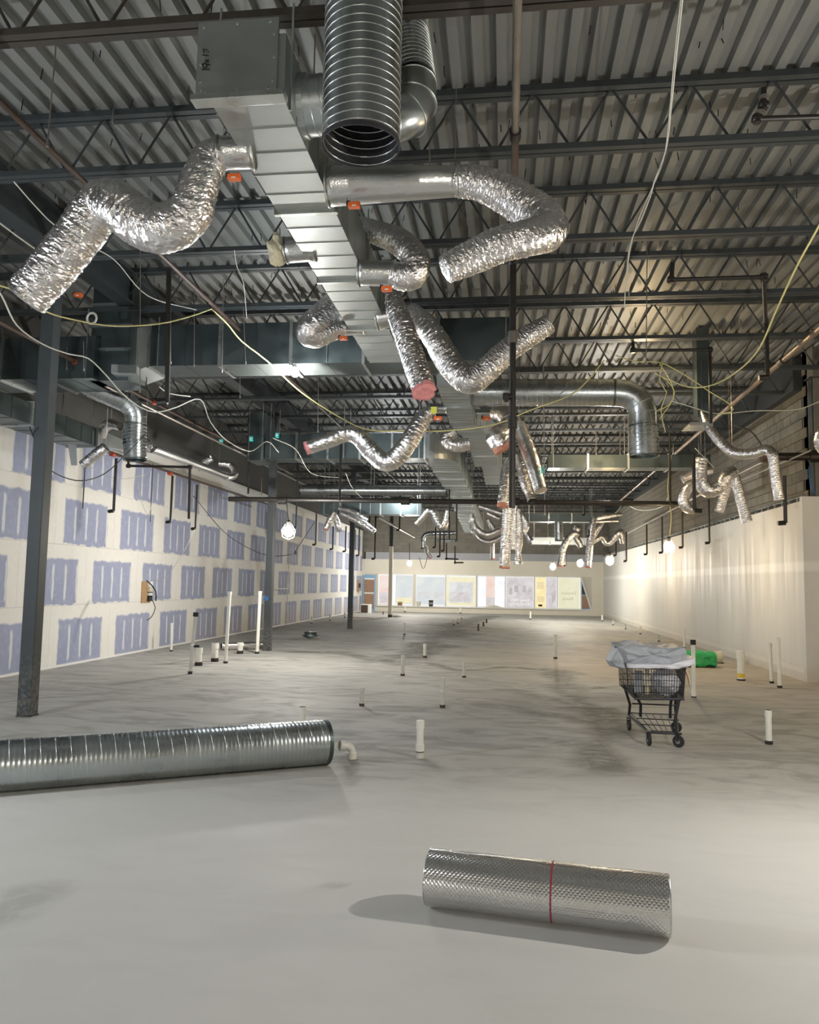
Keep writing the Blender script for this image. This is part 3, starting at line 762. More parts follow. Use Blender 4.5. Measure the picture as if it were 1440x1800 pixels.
def stub(label, parts, foil=True, motor=None, group=None, msize=.055, flare=True):
    P = place(parts); pts = [Vector(p[:3]) for p in P]; e = empty('takeoff_duct', pts[0], label, 'duct', group)
    S = spline(P, .05) if len(P) > 1 else P
    m = MB(); m.tube([Vector(s[:3]) for s in S], [s[3] for s in S], 28, True); m.build('sleeve', 'foil_smooth' if foil else 'spiral', e, smooth=True)
    fr = frames(pts)
    for i in (0, -1):
        u, w = fr[i]; r = P[i][3]
        rg = [pts[i]+(u*math.cos(a*2*PI/28)+w*math.sin(a*2*PI/28))*(r+.004) for a in range(29)]
        MB().tube(rg, .008, 6, False).build('collar', 'flange', e, smooth=True)
    if motor: actuator(e, Yp(*motor), msize)
    return e
# ================================================================== MAIN DUCTS
d1 = rduct('big rectangular duct with marked end cap running lengthwise overhead from the top left', -1.935, -1.445, 4.66, 10.72, 4.76, 5.22, 'y', 1.5, .31)
# end cap plate with screws and pen marking
MB().box(-2.04, -1.49, 4.635, 4.66, 4.80, 5.32).build('end_cap', 'galv', d1, bevel=.004)
MB().box(-2.06, -1.43, 4.60, 4.70, 4.755, 4.80).build('cap_flange', 'flange', d1, bevel=.006)
for sx, sz in [(-2.0,4.84),(-1.97,4.83),(-1.76,4.83),(-1.55,4.83),(-1.52,4.88),(-2.01,5.02),(-1.515,5.04),(-2.0,5.28),(-1.77,5.29),(-1.55,5.29),(-1.52,5.2),(-2.01,4.9)]:
    MB().tube([(sx, 4.635, sz), (sx, 4.627, sz)], .009, 6).build('screw', 'flange', d1)
def ink_stroke(e, lines, y, r=.0045):
    for ln in lines:
        MB().tube([(Yp(a, b, y).x, y, Yp(a, b, y).z) for a, b in ln], r, 5).build('pen_mark', 'ink', e)
ink_stroke(d1, [
 [(354.3,122),(362,122),(369,121.5)],                                     # 1
 [(362.5,118.5),(358,119),(355.8,115.5),(357,112),(361,111.5),(363.5,114.5),(362.8,118)], [(361,111.8),(366,113),(369.5,113.8)],   # 9
 [(360,109.5),(366.5,104)], [(366.5,109),(360.5,104.5)],                  # x
 [(356,96.5),(361,97),(366.5,97.8)],                                      # 1
 [(358.5,92.5),(357.5,85.5),(362,88),(367.8,91.5)], [(362.5,86.5),(365.5,91)]], 4.632)
# second lengthwise duct
d2 = rduct('rectangular duct continuing lengthwise beyond the crosswise trunk, slightly right', -1.03, -.58, 11.42, 14.3, 4.6, 5.0, 'y', 1.4, .22)
rduct('slanted offset piece of the lengthwise rectangular duct', -1.03, -.58, 14.32, 16.25, 4.6, 5.0, 'y', 1.93, .24, x0b=-.78, x1b=-.20, fl=.04)
rduct('far straight run of the lengthwise rectangular duct', -.78, -.20, 16.27, 19.6, 4.6, 5.0, 'y', 1.6, .3)
rduct('narrow last run of the lengthwise rectangular duct', -.60, -.12, 19.62, 23.4, 4.62, 4.95, 'y', 1.6, .35)
# third duct, left of it, fed by T2
rduct('wide rectangular duct running away at the centre below the joists', -1.70, -1.05, 17.02, 25.0, 4.3, 4.85, 'y', 1.3, .3)
rduct('distant rectangular duct ending before the far wall', -1.75, -1.1, 25.05, 41.0, 4.3, 4.7, 'y', 1.6, .4, x0b=-2.1, x1b=-1.15)
# T1: crosswise trunk
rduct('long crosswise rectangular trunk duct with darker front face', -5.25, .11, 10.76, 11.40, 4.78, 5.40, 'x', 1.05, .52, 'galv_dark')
e = empty('duct_transition', (-5.4, 11, 4.6), 'sloping sheet-metal transition at the left end of the crosswise trunk', 'duct')
MB().hexa([(-5.27,10.76,4.78),(-5.27,11.4,4.78),(-5.27,11.4,5.4),(-5.27,10.76,5.4)][::-1], [(-5.85,10.6,4.52),(-5.85,11.25,4.52),(-5.85,11.25,5.25),(-5.85,10.6,5.25)][::-1]).build('transition_body', 'galv', e)
MB().box(-5.29, -5.25, 10.73, 11.43, 4.75, 5.43).build('flange', 'flange', e)
e = empty('duct_boot', (-5.6, 10.2, 4.5), 'tapered boot hanging under the trunk, left of the black drop pipe', 'duct')
a = [Zp(212,641,4.72), Zp(253,641,4.72), Zp(250,662,4.72), Zp(218,655,4.72)]
b = [Zp(195,655,4.55), Zp(222,678,4.55), Zp(256,678,4.55), Zp(240,656,4.55)]
MB().hexa([tuple(b[0]), tuple(b[3]), tuple(b[2]), tuple(b[1])], [(p.x, p.y, p.z+.12) for p in (b[0], b[3], b[2], b[1])]).build('boot_body', 'galv', e)
# riser up through the roof
rduct('dark vertical riser duct going up to the roof at the left', -6.05, -5.45, 10.5, 11.1, 4.5, 6.1, 'x', 9, 9, 'galv_dark')
m = MB()
for z in (4.95, 5.3, 5.62): m.box(-6.08, -5.42, 10.46, 10.5, z, z+.03)
m.build('riser_band', 'flange', bpy.data.objects['rectangular_duct.%03d' % 7] if False else [o for o in COL.objects if o.get('label', '').startswith('dark vertical riser')][0])
# L4 left trunk and L3
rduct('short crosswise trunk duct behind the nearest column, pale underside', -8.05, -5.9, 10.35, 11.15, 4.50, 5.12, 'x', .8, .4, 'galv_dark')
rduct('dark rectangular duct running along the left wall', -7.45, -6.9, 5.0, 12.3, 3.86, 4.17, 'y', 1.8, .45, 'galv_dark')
e = empty('duct_reducer', (-7.1, 12.5, 3.9), 'reducer at the end of the left wall duct', 'duct')
MB().hexa([(-7.4,12.32,3.87),(-6.9,12.32,3.87),(-6.9,12.32,4.17),(-7.4,12.32,4.17)], [(-7.15,13.2,3.95),(-6.85,13.2,3.95),(-6.85,13.2,4.12),(-7.15,13.2,4.12)]).build('reducer_body', 'galv', e)
MB().box(-7.44, -6.86, 12.29, 12.33, 3.83, 4.2).build('flange', 'flange', e)
# T2, T3, T5..T7
X = lambda px, Y: Yp(px, 850, Y).x
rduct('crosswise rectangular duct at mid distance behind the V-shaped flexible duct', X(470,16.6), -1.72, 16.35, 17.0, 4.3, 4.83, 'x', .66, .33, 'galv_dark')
e = empty('duct_elbow', (-1.4, 16.7, 4.3), 'curved sheet-metal elbow joining the crosswise duct to the wide lengthwise duct', 'duct')
m = MB(); cx, cy = -1.72, 17.02; v = []; n = 10
for k in range(n+1):
    a = PI/2*k/n; ro = .67; v += [(cx+ro*math.sin(a), cy-ro*math.cos(a), 4.3), (cx+ro*math.sin(a), cy-ro*math.cos(a), 4.83), (cx, cy, 4.3), (cx, cy, 4.83)]
fs = []
for k in range(n):
    b = 4*k; fs += [(b, b+4, b+5, b+1), (b, b+2, b+6, b+4), (b+1, b+5, b+7, b+3)]
m.add(v, fs).build('elbow_body', 'galv', e, smooth=False)
box_part(e, -1.74, -1.70, 16.32, 17.03, 4.27, 4.86, 'flange', 'flange')
rduct('upright end box of the mid-distance crosswise duct with a slanted top', X(440,16.6), X(470,16.6)-.01, 16.3, 17.05, 4.25, 5.3, 'x', 9, 9, 'galv_dark')
rduct('crosswise rectangular duct on the right behind the spiral elbow', .95, 4.5, 17.75, 18.3, 4.30, 4.59, 'x', .9, .3, 'galv_dark')
rduct('crosswise rectangular duct far back at the left, below the long round duct', Yp(566,890,24.5).x, Yp(742,890,24.5).x, 24.3, 24.9, Yp(650,905,24.5).z, Yp(650,884,24.5).z, 'x', .6, .3, 'galv_dark')
rduct('upper of two distant crosswise ducts at the right', Yp(925,910,31).x, Yp(1046,910,31).x, 31, 31.6, Yp(985,917,31).z, Yp(985,903,31).z, 'x', .9, .45, 'galv_dark')
rduct('lower of two distant crosswise ducts at the right', Yp(935,950,38).x, Yp(1032,950,38).x, 38, 38.6, Yp(985,957,38).z, Yp(985,945,38).z, 'x', 1., .5, 'galv')
# riser at right
rduct('grey vertical riser duct above the thin foil duct on the right', Yp(1226,700,13.6).x, Yp(1249,700,13.6).x, 13.6, 13.9, Yp(1240,733,13.6).z, 6.12, 'x', 9, 9, 'galv_dark')
e = empty('duct_plate', Yp(1235,743,13.4), 'small pale plate under the right riser duct', 'plate')
a, b = Yp(1212,746,13.4), Yp(1252,739,13.4); box_part(e, a.x, b.x, 13.35, 14.0, a.z, a.z+.025, 'plate', 'flange'); box_part(e, a.x, b.x, 13.34, 13.36, a.z-.03, a.z+.03, 'lip', 'flange')
# ---- spiral ducts
B = lambda px, py, Y: Yp(px, py, Y)
pv = B(634, 258, 4.62)
spiral('large open-ended spiral duct hanging straight down at the top centre', [(pv.x, 4.62, 6.12), (pv.x, 4.62, pv.z)], .245, .056, seam=.0042, inner=True, seg=56, mat='spiral')
# duct behind it: stub from d1, elbow, inclined spiral
e = spiral('inclined spiral duct behind the large vertical one at the top', [B(706,-60,5.9), B(716,60,5.55), B(727,150,5.25)], .165, .05, seam=.0035)
gored(e, B(727,150,5.25), B(738,225,5.15), B(662,205,5.1), .165, 4)
e = spiral('short spiral duct leaving the right side of the marked duct toward the top centre', [(-1.44, 5.1, 4.99), (-.80, 5.1, 5.0)], .20, .07, seam=.004)
MB().tube([(-1.45, 5.1, 4.99), (-1.40, 5.1, 4.99)], .215, 32).build('takeoff_collar', 'galv', e)
# T1s crosswise spiral with elbow
A_, B_, C_ = B(1080,690,13.5), B(1137,690,13.5), B(1131,748,13.5)
e = spiral('long crosswise spiral duct turning down at its right end', [B(812,690,13.5), A_], .235, .085, seam=.004, seg=36)
gored(e, A_, B_, C_, .235, 5)
spiral('', [C_, B(1133,802,13.5)], .245, .07, parent=e, seam=.006, seg=36, inner=False)
# L1 spiral at left
A_, B_, C_ = B(222,708,11.6), B(243,722,11.7), B(238,745,11.7)
e = spiral('slanting spiral duct at the left turning down at its end', [B(88,650,10.9), A_], px2m(A_, 17.5), .06, seam=.0035, seg=36)
gored(e, A_, B_, C_, px2m(A_, 18), 4, 30)
spiral('', [C_, B(237,762,11.7), B(237,809,11.7)], px2m(C_, 19.5), .055, parent=e, seam=.006, seg=36)
# T4 far round ducts
spiral('long plain round duct crossing far back above the black main pipe', [B(528,861,22), B(786,862,22)], px2m(B(600,860,22), 8.5), .12, seam=.003, seg=24)
spiral('small spiral duct hanging down far back at the right', [B(982,916,31.3), B(983,951,31.3)], px2m(B(983,930,31.3), 7.5), .12, seam=.004, seg=24)
e = spiral('pale round duct far back turning down near the centre', [B(803,937,33), B(760,938,33)], px2m(B(760,938,33), 4.5), .15, seam=.003, seg=20)
gored(e, B(760,938,33), B(744,937,33), B(744,950,33), px2m(B(760,938,33), 4.5), 4, 20)
spiral('', [B(744,950,33), B(744,964,33)], px2m(B(760,938,33), 4.5), .15, parent=e, seam=.003, seg=20)
spiral('thin pipe-like round duct below the pale round duct', [B(770,950,34), B(801,951,34)], px2m(B(790,950,34), 2.5), .3, seam=.003, seg=16)
# ---- floor spiral duct
p0, p1 = Vector((-6.2, 4.28, .195)), Vector((-1.60, 7.10, .195))
spiral('large shiny spiral duct lying on the floor at the left', [p0, p1], .195, .108, ribs=.012, seam=.0035, seg=56)
# ---- loose foil roll in the foreground
pa, pb = Vector((-.375, 4.16, .142)), Vector((.785, 3.99, .142))
ax = (pb-pa); Lr = ax.length
roll = tag(link(bpy.data.objects.new('insulation_roll', None)), 'silver quilted foil insulation roll lying in the foreground', 'roll')
roll.location = (pa+pb)/2; roll.rotation_euler = (0, 0, math.atan2(ax.y, ax.x))
def rollmesh(r0, x0, x1, a0=0, a1=2*PI, seg=96, nx=8, fz=.97):
    m = MB(); v = []; n = seg+1
    for i in range(nx+1):
        x = x0+(x1-x0)*i/nx
        for k in range(n):
            a = a0+(a1-a0)*k/seg; rr_ = r0*(1+.012*noise.noise(Vector((x*2, math.cos(a), math.sin(a)))))
            v.append((x, rr_*math.cos(a)*1.02, rr_*math.sin(a)*fz))
    m.add(v, [(i*n+k, (i+1)*n+k, (i+1)*n+k+1, i*n+k+1) for i in range(nx) for k in range(seg)])
    return m
for nm, m, mt in (('foil_cover', rollmesh(.142, -Lr/2, Lr/2), 'foil_quilt'), ('inner_layer', rollmesh(.132, -Lr/2+.004, Lr/2-.004), 'foil_smooth'), ('overlap_flap', rollmesh(.1445, -Lr/2, -Lr/2+.12, PI*.5, PI*1.05), 'foil_quilt'),
                  ('red_print_line', rollmesh(.1432, .036, .044), 'red_ink'), ('edge_tape', rollmesh(.1437, .10-Lr/2, .103-Lr/2, PI*.4, PI*.95), 'flange')):
    me = m.mesh(nm, True); me.materials.append(M[mt]); link(bpy.data.objects.new(nm, me), roll)
for s_ in (-1, 1):
    m = MB()
    rg = [(s_*Lr/2, .1375*math.cos(a*PI/32)*1.02, .1375*math.sin(a*PI/32)*.97) for a in range(65)]; m.tube(rg, .0055, 6, False)
    me = m.mesh('rolled_edge', True); me.materials.append(M['flange']); link(bpy.data.objects.new('rolled_edge', me), roll)
# ================================================================== FLEXIBLE DUCTS
flex('big crinkled foil duct drooping in an S at the upper left', [(392,268,5.25,27),(368,283,5.25,31),(350,325,5.2,34),(332,375,5.2,38),(288,402,5.2,42),(240,388,5.2,42),(208,362,5.2,41),(178,362,5.3,40),(140,412,5.3,39),(95,468,5.3,39),(46,524,5.3,37)], end='cream_wool')
stub('foil-wrapped takeoff with orange damper motor left of the marked duct', [(446,268,5.28,27),(386,269,5.25,28)], motor=(412,311,5.15), msize=.045)
stub('long straight foil-wrapped takeoff right of the marked duct with orange motor', [(578,328,5.75,34),(640,325,5.75,32),(806,319,5.75,26)], motor=(623,360,5.55), msize=.045)
flex('large crinkled foil duct looping back at the upper right centre', [(800,318,5.75,27),(850,324,5.75,30),(905,350,5.75,34),(948,384,5.65,38),(962,404,5.45,36),(940,415,5.3,32),(880,430,5.25,31),(835,450,5.25,30),(784,473,5.2,25)], end='cream_wool')
stub('short foil takeoff with orange motor below the curled foil duct', [(632,480,7.3,22),(694,481,7.3,22)], motor=(680,507,7.1), msize=.05)
flex('curled foil duct at the centre beside the marked duct', [(688,482,7.3,22),(716,486,7.3,25),(731,474,7.3,25),(728,450,7.35,24),(700,424,7.5,23),(664,410,7.7,20),(634,398,7.9,17)], end=None)
stub('foil stub with torn yellow insulation left of the marked duct', [(552,434,7.1,24),(503,440,7.1,22)])
P = Yp(488,441,7.1); e = empty('torn_insulation', P, 'torn tuft of pale yellow fibreglass on the left foil stub', 'insulation')
m = MB(); v = []; 
for i in range(9):
    for k in range(18):
        a = 2*PI*k/18; f = i/8; q = Vector((-math.cos(f*PI)*.085, math.sin(f*PI)*.13*math.cos(a), math.sin(f*PI)*.16*math.sin(a)))
        v.append(P+q*(1+.45*noise.noise(q*14)))
m.add(v, [(i*18+k, i*18+(k+1) % 18, (i+1)*18+(k+1) % 18, (i+1)*18+k) for i in range(8) for k in range(18)]).build('tuft', 'cream_wool', e)
stub('small takeoff with orange motor near the crosswise trunk', [(640,574,9.4,13),(592,578,9.4,14)], motor=(604,594,9.2), msize=.05)
flex('short fat foil duct bent beside the crosswise trunk', [(606,577,9.4,14),(580,583,9.35,18),(553,590,9.3,22),(544,580,9.25,25),(562,562,9.3,26),(596,532,9.5,24)], end=None)
flex('foil duct hanging at the centre with a torn pink end', [(688,512,8.6,15),(697,545,8.5,18),(708,575,8.4,20),(728,635,8.2,21),(745,686,8.0,20)], end='pink_wool')
stub('takeoff sleeve between the marked duct and the hanging foil ducts', [(662,560,8.9,20),(706,552,8.9,19)])
flex('long foil duct swooping in a V right of centre', [(722,548,9.7,16),(745,568,9.6,20),(768,600,9.5,22),(792,640,9.4,23),(822,668,9.3,24),(850,655,9.3,23),(890,618,9.3,21),(925,594,9.3,20),(966,569,9.3,17)], end='cream_wool')
flex('zigzag foil duct hanging left of centre with a pink end', [(760,722,12.9,11),(742,738,12.9,15),(718,778,12.8,17),(694,806,12.8,17),(676,812,12.8,17),(655,796,12.8,16),(630,768,12.8,15),(608,763,12.8,14),(578,775,12.7,13),(541,788,12.6,11)], end='pink_wool')
e = stub('small metal takeoff with yellow tag and orange motor', [(785,718,12.9,9),(757,718,12.9,9)], foil=False, motor=(770,735,12.7), msize=.07)
a = Yp(757,713,12.7); b = Yp(767,725,12.7); box_part(e, a.x, b.x, 12.78, 12.79, b.z, a.z, 'yellow_tag', 'label_yellow')
flex('short foil duct curled behind the lengthwise duct at the centre', [(826,780,15.3,11),(806,783,15.3,12),(788,777,15.3,12),(786,766,15.3,11),(800,758,15.3,10)], end=None)
stub('small round takeoff on the right of the second lengthwise duct', [(835,727,14.2,8),(868,727,14.2,8)], foil=False, motor=(855,735,14.0), msize=.07)
flex('bunched foil duct at the centre beside the overhead pipe', [(866,727,14.2,10),(884,728,14.1,14),(896,742,14.0,16),(886,756,13.9,16),(874,768,13.8,19),(884,784,13.8,19)], end='copper_wool')
flex('straight smooth foil duct with a teal mark sloping right of the overhead pipe', [(912,745,14.0,11),(924,778,13.9,13),(937,815,13.7,13),(951,862,13.5,12)], end='cream_wool', crinkle=.45)
mk = [o for o in COL.objects if o.get('label', '').startswith('straight smooth foil')][0]
for k in range(4):
    a = Yp(949+k*2.6, 820, 13.32); MB().box(a.x, a.x+.013, 13.38, 13.39, a.z-.12, a.z).build('teal_mark', 'teal', mk)
flex('foil duct with rusty brown end hanging left of the overhead pipe', [(898,806,15.6,8),(893,822,15.6,11),(889,850,15.5,11),(884,888,15.4,10)], end='copper_wool')
flex('crumpled foil duct bent behind the overhead pipe', [(912,800,16.6,8),(918,822,16.5,10),(924,846,16.4,11),(932,868,16.3,9),(936,881,16.2,8)], end=None)
flex('loose pale foil drape beside the bent foil duct', [(930,790,17.0,10),(938,810,17.0,15),(936,836,17.0,13),(930,858,17.0,6)], end=None, mat='foil_smooth')
flex('longest vertical foil duct hanging at the centre', [(896,868,20,8),(893,900,20,9),(890,940,20,9),(887,996,20,9)], end='copper_wool')
flex('narrow foil duct hanging just right of the longest one', [(904,880,21,5),(903,920,21,6),(902,966,21,5)], end=None)
flex('vertical foil duct with pinched end right of the overhead pipe', [(910,895,22,6),(912,920,22,7),(912,955,22,7),(911,972,22,5),(911,991,22,8)], end='dark_inside')
flex('foil duct curving down to a short leg right of the pinched one', [(918,905,24,5),(925,922,24,6),(922,935,24,5)], end=None)
flex('small foil tube slanting to a dark end near the lower distant duct', [(919,926,28,4),(928,942,28,4),(934,952,28,6)], end='dark_inside')
flex('small upright foil tube above the bright window', [(866,950,33,4),(866,982,33,4)], end='copper_wool')
# swirl of tubes at the end of the lengthwise duct
flex('upper foil hose of the swirl right of the far duct', [(842,890,23.5,4),(860,896,23.5,4.5),(884,903,23.4,4)], end=None)
flex('foil hose sweeping under the far duct, inner one', [(828,905,23,5),(836,928,23,6),(856,940,23,6),(880,932,23,5)], end='pink_wool')
flex('foil hose sweeping under the far duct, outer one', [(826,915,25,5),(838,942,25,5),(858,953,25,5),(884,944,25,4)], end=None)
flex('short foil tube leaning inside the swirl', [(858,914,24,4),(868,930,24,5)], end=None)
flex('foil tube slanting above the swirl', [(856,902,25,4),(878,912,25,5)], end=None)
# H2 hook
flex('hook-shaped foil duct in front of the far left duct', [(788,898,24,5),(784,915,24,6),(778,926,24,7.5),(770,918,24,8),(762,902,24,7),(752,899,24,6),(744,908,24,5.5),(731,922,24,5)], end='cream_wool')
flex('thin foil leg with pink tip under the pale round duct', [(747,958,33,4),(751,970,33,4),(757,980,33,3.5)], end='pink_wool')
# N cluster
flex('forked foil duct with brown end, left leg, by the left wall', [(588,900,22,5),(582,910,22,6),(577,920,22,5.5),(573,930,22,5)], end='copper_wool')
flex('forked foil duct, right leg, by the left wall', [(586,903,22.3,5),(592,916,22.3,6),(597,934,22.3,5)], end=None)
flex('foil duct reaching right of the dark third column', [(600,902,22.6,5),(622,912,22.6,6),(640,922,22.6,7),(658,935,22.6,6)], end='cream_wool')
flex('second foil duct tucked above the one by the third column', [(596,893,23.5,4),(620,900,23.5,5),(645,916,23.5,6)], end=None)
# M cluster
flex('foil duct leg bending left to a lit end, left of the far right cluster', [(1018,940,27,5),(1008,938,27,6),(997,950,27,6),(989,968,27,6),(985,994,27,5.5)], end='pink_wool')
flex('short foil leg hanging right of the bent leg in the far right cluster', [(1010,942,27.4,5),(1017,952,27.4,5.5),(1021,962,27.4,5)], end='cream_wool')
flex('tall vertical foil duct in the far right cluster with pink end', [(1045,910,26,5),(1040,930,26,6.5),(1037,960,26,6.5),(1034,996,26,5.5)], end='pink_wool')
flex('shiny foil arm reaching right along the top of the far right cluster', [(1044,912,26.5,4),(1060,908,26.5,5),(1080,905,26.5,4),(1094,904,26.5,2.5)], end=None)
flex('second foil arm under the top one in the far right cluster', [(1046,917,27,2.5),(1070,916,27,2.2),(1088,916,27,1.8)], end=None)
flex('elbowed foil duct behind the tall vertical one in the far right cluster', [(1060,915,28,4),(1054,925,28,5),(1046,936,28,6),(1040,948,28,5)], end=None)
flex('wavy foil duct ending in a dark mouth by the right wall', [(1042,953,29,4),(1058,944,29,5),(1066,954,29,5),(1074,953,29,5),(1084,941,29,6),(1092,937,29,7),(1096,955,29,5)], end='dark_inside')
flex('rounded cap of foil above the bent leg in the far right cluster', [(1010,926,27,4),(1014,929,27,6.5),(1018,934,27,5)], end=None)
# right cluster
flex('slim foil duct swooping across the right wall to a hanging end', [(1234,724,13.6,3),(1241,738,13.5,6),(1250,756,13.4,8),(1268,778,13.3,9),(1290,796,13.2,9.5),(1318,798,13.1,9),(1346,791,13.0,9),(1358,800,12.9,9),(1362,830,12.9,8.5),(1370,878,12.9,8.5)], end='cream_wool')
flex('dark U-shaped foil duct by the right wall', [(1233,806,14.2,12),(1230,838,14.2,13),(1244,862,14.2,12.5),(1264,856,14.2,12),(1276,838,14.2,12),(1290,828,14.3,10)], end=None)
flex('foil duct hanging down in front of the masonry right of the U', [(1288,832,14.5,8),(1294,846,14.5,9),(1303,880,14.5,9),(1314,917,14.5,9)], end='cream_wool')
flex('cream-lit foil duct slanting down beside the U', [(1284,846,15.2,8),(1276,862,15.2,8.5),(1264,899,15.2,8)], end='cream_wool')
flex('smooth foil bag curling below the U by the right wall', [(1232,846,15.6,8),(1210,856,15.6,10),(1201,876,15.6,10),(1208,892,15.6,9),(1222,897,15.6,8)], end='dark_inside', crinkle=.5)
flex('foil sleeve behind the U at the right', [(1252,826,16.2,6),(1225,832,16.2,8),(1200,842,16.2,8)], end='cream_wool', crinkle=.5)
flex('foil duct bulging in at the right edge of the photo', [(1470,740,12,12),(1450,762,12,14),(1446,780,12,13),(1460,800,12,11)], end=None)
# left cluster
flex('small foil end hanging from the left wall duct', [(186,786,11.5,9),(168,800,11.5,9.5),(146,818,11.5,9)], end='cream_wool')
e = empty('sheet_metal_strip', Yp(128,780,10.9), 'pale metal strip hanging beside the small foil end', 'strip')
a = [Yp(119,780,10.9), Yp(134,782,10.9), Yp(135,818,10.9), Yp(125,818,10.9)]
MB().hexa([a[3], a[2], a[1], a[0]], [p+Vector((0, .01, 0)) for p in (a[3], a[2], a[1], a[0])]).build('strip', 'flange', e)
flex('arched foil duct beside the hanging left spiral end', [(180,768,12.4,6),(184,752,12.3,9),(196,745,12.2,9),(212,750,12.1,7)], end=None)
flex('foil elbow at the start of the long slanting foil duct', [(256,772,12.3,6),(262,782,12.3,9),(270,790,12.3,8)], end=None)
stub('long slim foil-wrapped duct slanting along the left wall', [(264,786,12.4,9),(340,815,15,7.5),(398,837,17.2,6.5)])
flex('curled foil end of the long slim left duct', [(394,836,17.2,6.5),(408,838,17.3,6),(413,828,17.4,6),(404,817,17.4,5.5),(385,814,17.3,5)], end=None)
flex('short foil mouth hanging above the left wall, mid distance', [(372,805,16.5,6),(356,815,16.5,6.5),(347,824,16.5,6)], end='dark_inside')
# ================================================================== PIPES
def pipe(label, pts, r, mat='black_pipe', name='sprinkler_pipe', cat='pipe', joints=(), group=None, seg=12, elbow=True):
    pts = [Vector(p) for p in pts]; e = empty(name, pts[0], label, cat, group)
    for a, b in zip(pts[:-1], pts[1:]): MB().tube([a, b], r, seg).build('pipe_run', mat, e, smooth=False)
    if elbow:
        for p in pts[1:-1]:
            m = MB(); m.tube([p-Vector((0,0,r*1.6)), p+Vector((0,0,r*1.6))], r*1.45, seg); m.tube([p-Vector((r*1.6,0,0)), p+Vector((r*1.6,0,0))], r*1.42, seg); m.build('pipe_fitting', mat, e)
    for j in joints:
        c, d, jm = j; c = Vector(c); d = Vector(d).normalized()
        MB().tube([c-d*r*1.8, c+d*r*1.8], r*1.5, seg).build('coupling', jm, e)
    return e
yj = lambda x, z, Ys, jm='black_pipe': [((x, y, z), (0, 1, 0), jm) for y in Ys]
pipe('rusty sprinkler pipe running lengthwise overhead on the left side', [(-3.9, 2.5, 5.3), (-3.9, 34, 5.3)], .028, 'rust_pipe', joints=yj(-3.9, 5.3, (6.9, 10.8, 15.5, 22)))
pipe('grey steel pipe running lengthwise straight overhead, near part', [(.045, 2.5, 5.3), (.06, 6.05, 5.3)], .031, 'steel_pipe')
pipe('dark overhead pipe continuing the grey one toward the far end', [(.06, 6.05, 5.3), (.10, 26, 5.3)], .031, 'rust_pipe', joints=yj(.06, 5.3, (6.1, 8.6, 12.2), 'black_pipe'))
pipe('sprinkler pipe running lengthwise overhead on the right side', [(3.98, 8, 5.02), (4.5, 31.6, 5.02)], .042, 'brown_pipe', joints=[(Vector((3.98+.022*(y-8), y, 5.02)), (0,1,0), 'black_pipe') for y in (11.9, 16.4, 20.3, 24.5, 28)])
pipe('black main pipe crossing the whole room at mid distance', [(-6.25, 17, 3.47), (3.75, 17, 3.41)], .055, 'black_pipe', joints=[((x, 17, 3.44), (1,0,0), 'black_pipe') for x in (-5.0, -2.2, .2, 2.6)])
pipe('sprinkler pipe along the right masonry wall', [(4.9, 15.1, 4.08), (4.9, 17.7, 4.05), (4.9, 32.6, 3.78)], .032, 'steel_pipe', elbow=False, joints=[((4.9, 15.1, 4.08), (0,1,0), 'black_pipe')])
P = Yp(1352,803,15); Q = Yp(1436,802,15); pipe('short thick black pipe at the right edge joining the wall pipe', [P, Q], .075, 'black_pipe', joints=[(P, (1,0,0), 'rust_pipe'), (Q, (1,0,0), 'black_pipe')])
pipe('thin pipe along the masonry close to the top right of the white wall', [Xp(1300,846,5.2), Xp(1425,792,5.2)], .018, 'steel_pipe')
pipe('low brown sprinkler pipe along the left wall', [(-7.5, 4.0, 4.0), (-7.5, 24, 4.05)], .03, 'rust_pipe', joints=yj(-7.5, 4.0, (14.0, 16.6), 'red_paint'))
pipe('upper brown sprinkler pipe between the columns and the left wall', [(-6.2, 4, 4.76), (-6.2, 22, 4.74)], .03, 'rust_pipe', joints=yj(-6.2, 4.75, (10.4, 12.9), 'red_paint')+yj(-6.2, 4.75, (11.8, 14.7)))
pipe('steel conduit below the upper brown left pipe', [(-5.95, 10.8, 4.5), (-5.95, 24, 4.5)], .022, 'steel_pipe')
# drops
def drop(px, y0, y1, Y, r=.018, hook=1, label=None, mat='black_pipe', px2=None):
    a = Yp(px, y0, Y); b = Yp(px2 or px, y1, Y); b.x = a.x if px2 is None else b.x
    pts = [a, b]
    e = pipe(label, pts, r, mat, 'sprinkler_drop', 'pipe', group='short sprinkler drop pipes', elbow=False)
    if hook:
        MB().tube([b, b+Vector((-hook*r*4, 0, -.01))], r*1.3, 8).build('outlet_elbow', mat, e)
    return e
drop(297, 475, 706, 8.5, .030, 1, 'thick black drop pipe hanging before the crosswise trunk at the left', px2=294)
drop(204.5, 806, 898, 11.8, .022, 1, 'black drop pipe over the purple wall, between column and hanging spiral')
drop(303.5, 836, 917, 14.0, .022, 1, 'first of two close black drops over the purple wall right of the spiral')
drop(347, 852, 929, 14.8, .022, 1, 'second of two close black drops over the purple wall right of the spiral')
drop(149.5, 822, 894, 11.0, .008, 0, 'thin rod over the purple wall near the nearest column')
drop(269, 815, 917, 14, .007, 0, 'thin grey rod over the purple wall left of the two close drops')
pipe('black pipe with a sideways run and a capped drop over the purple wall', [Yp(226,810,12.6), Yp(226,819,12.6), Yp(334,821,12.6), Yp(332,912,12.6)], .022, 'black_pipe')
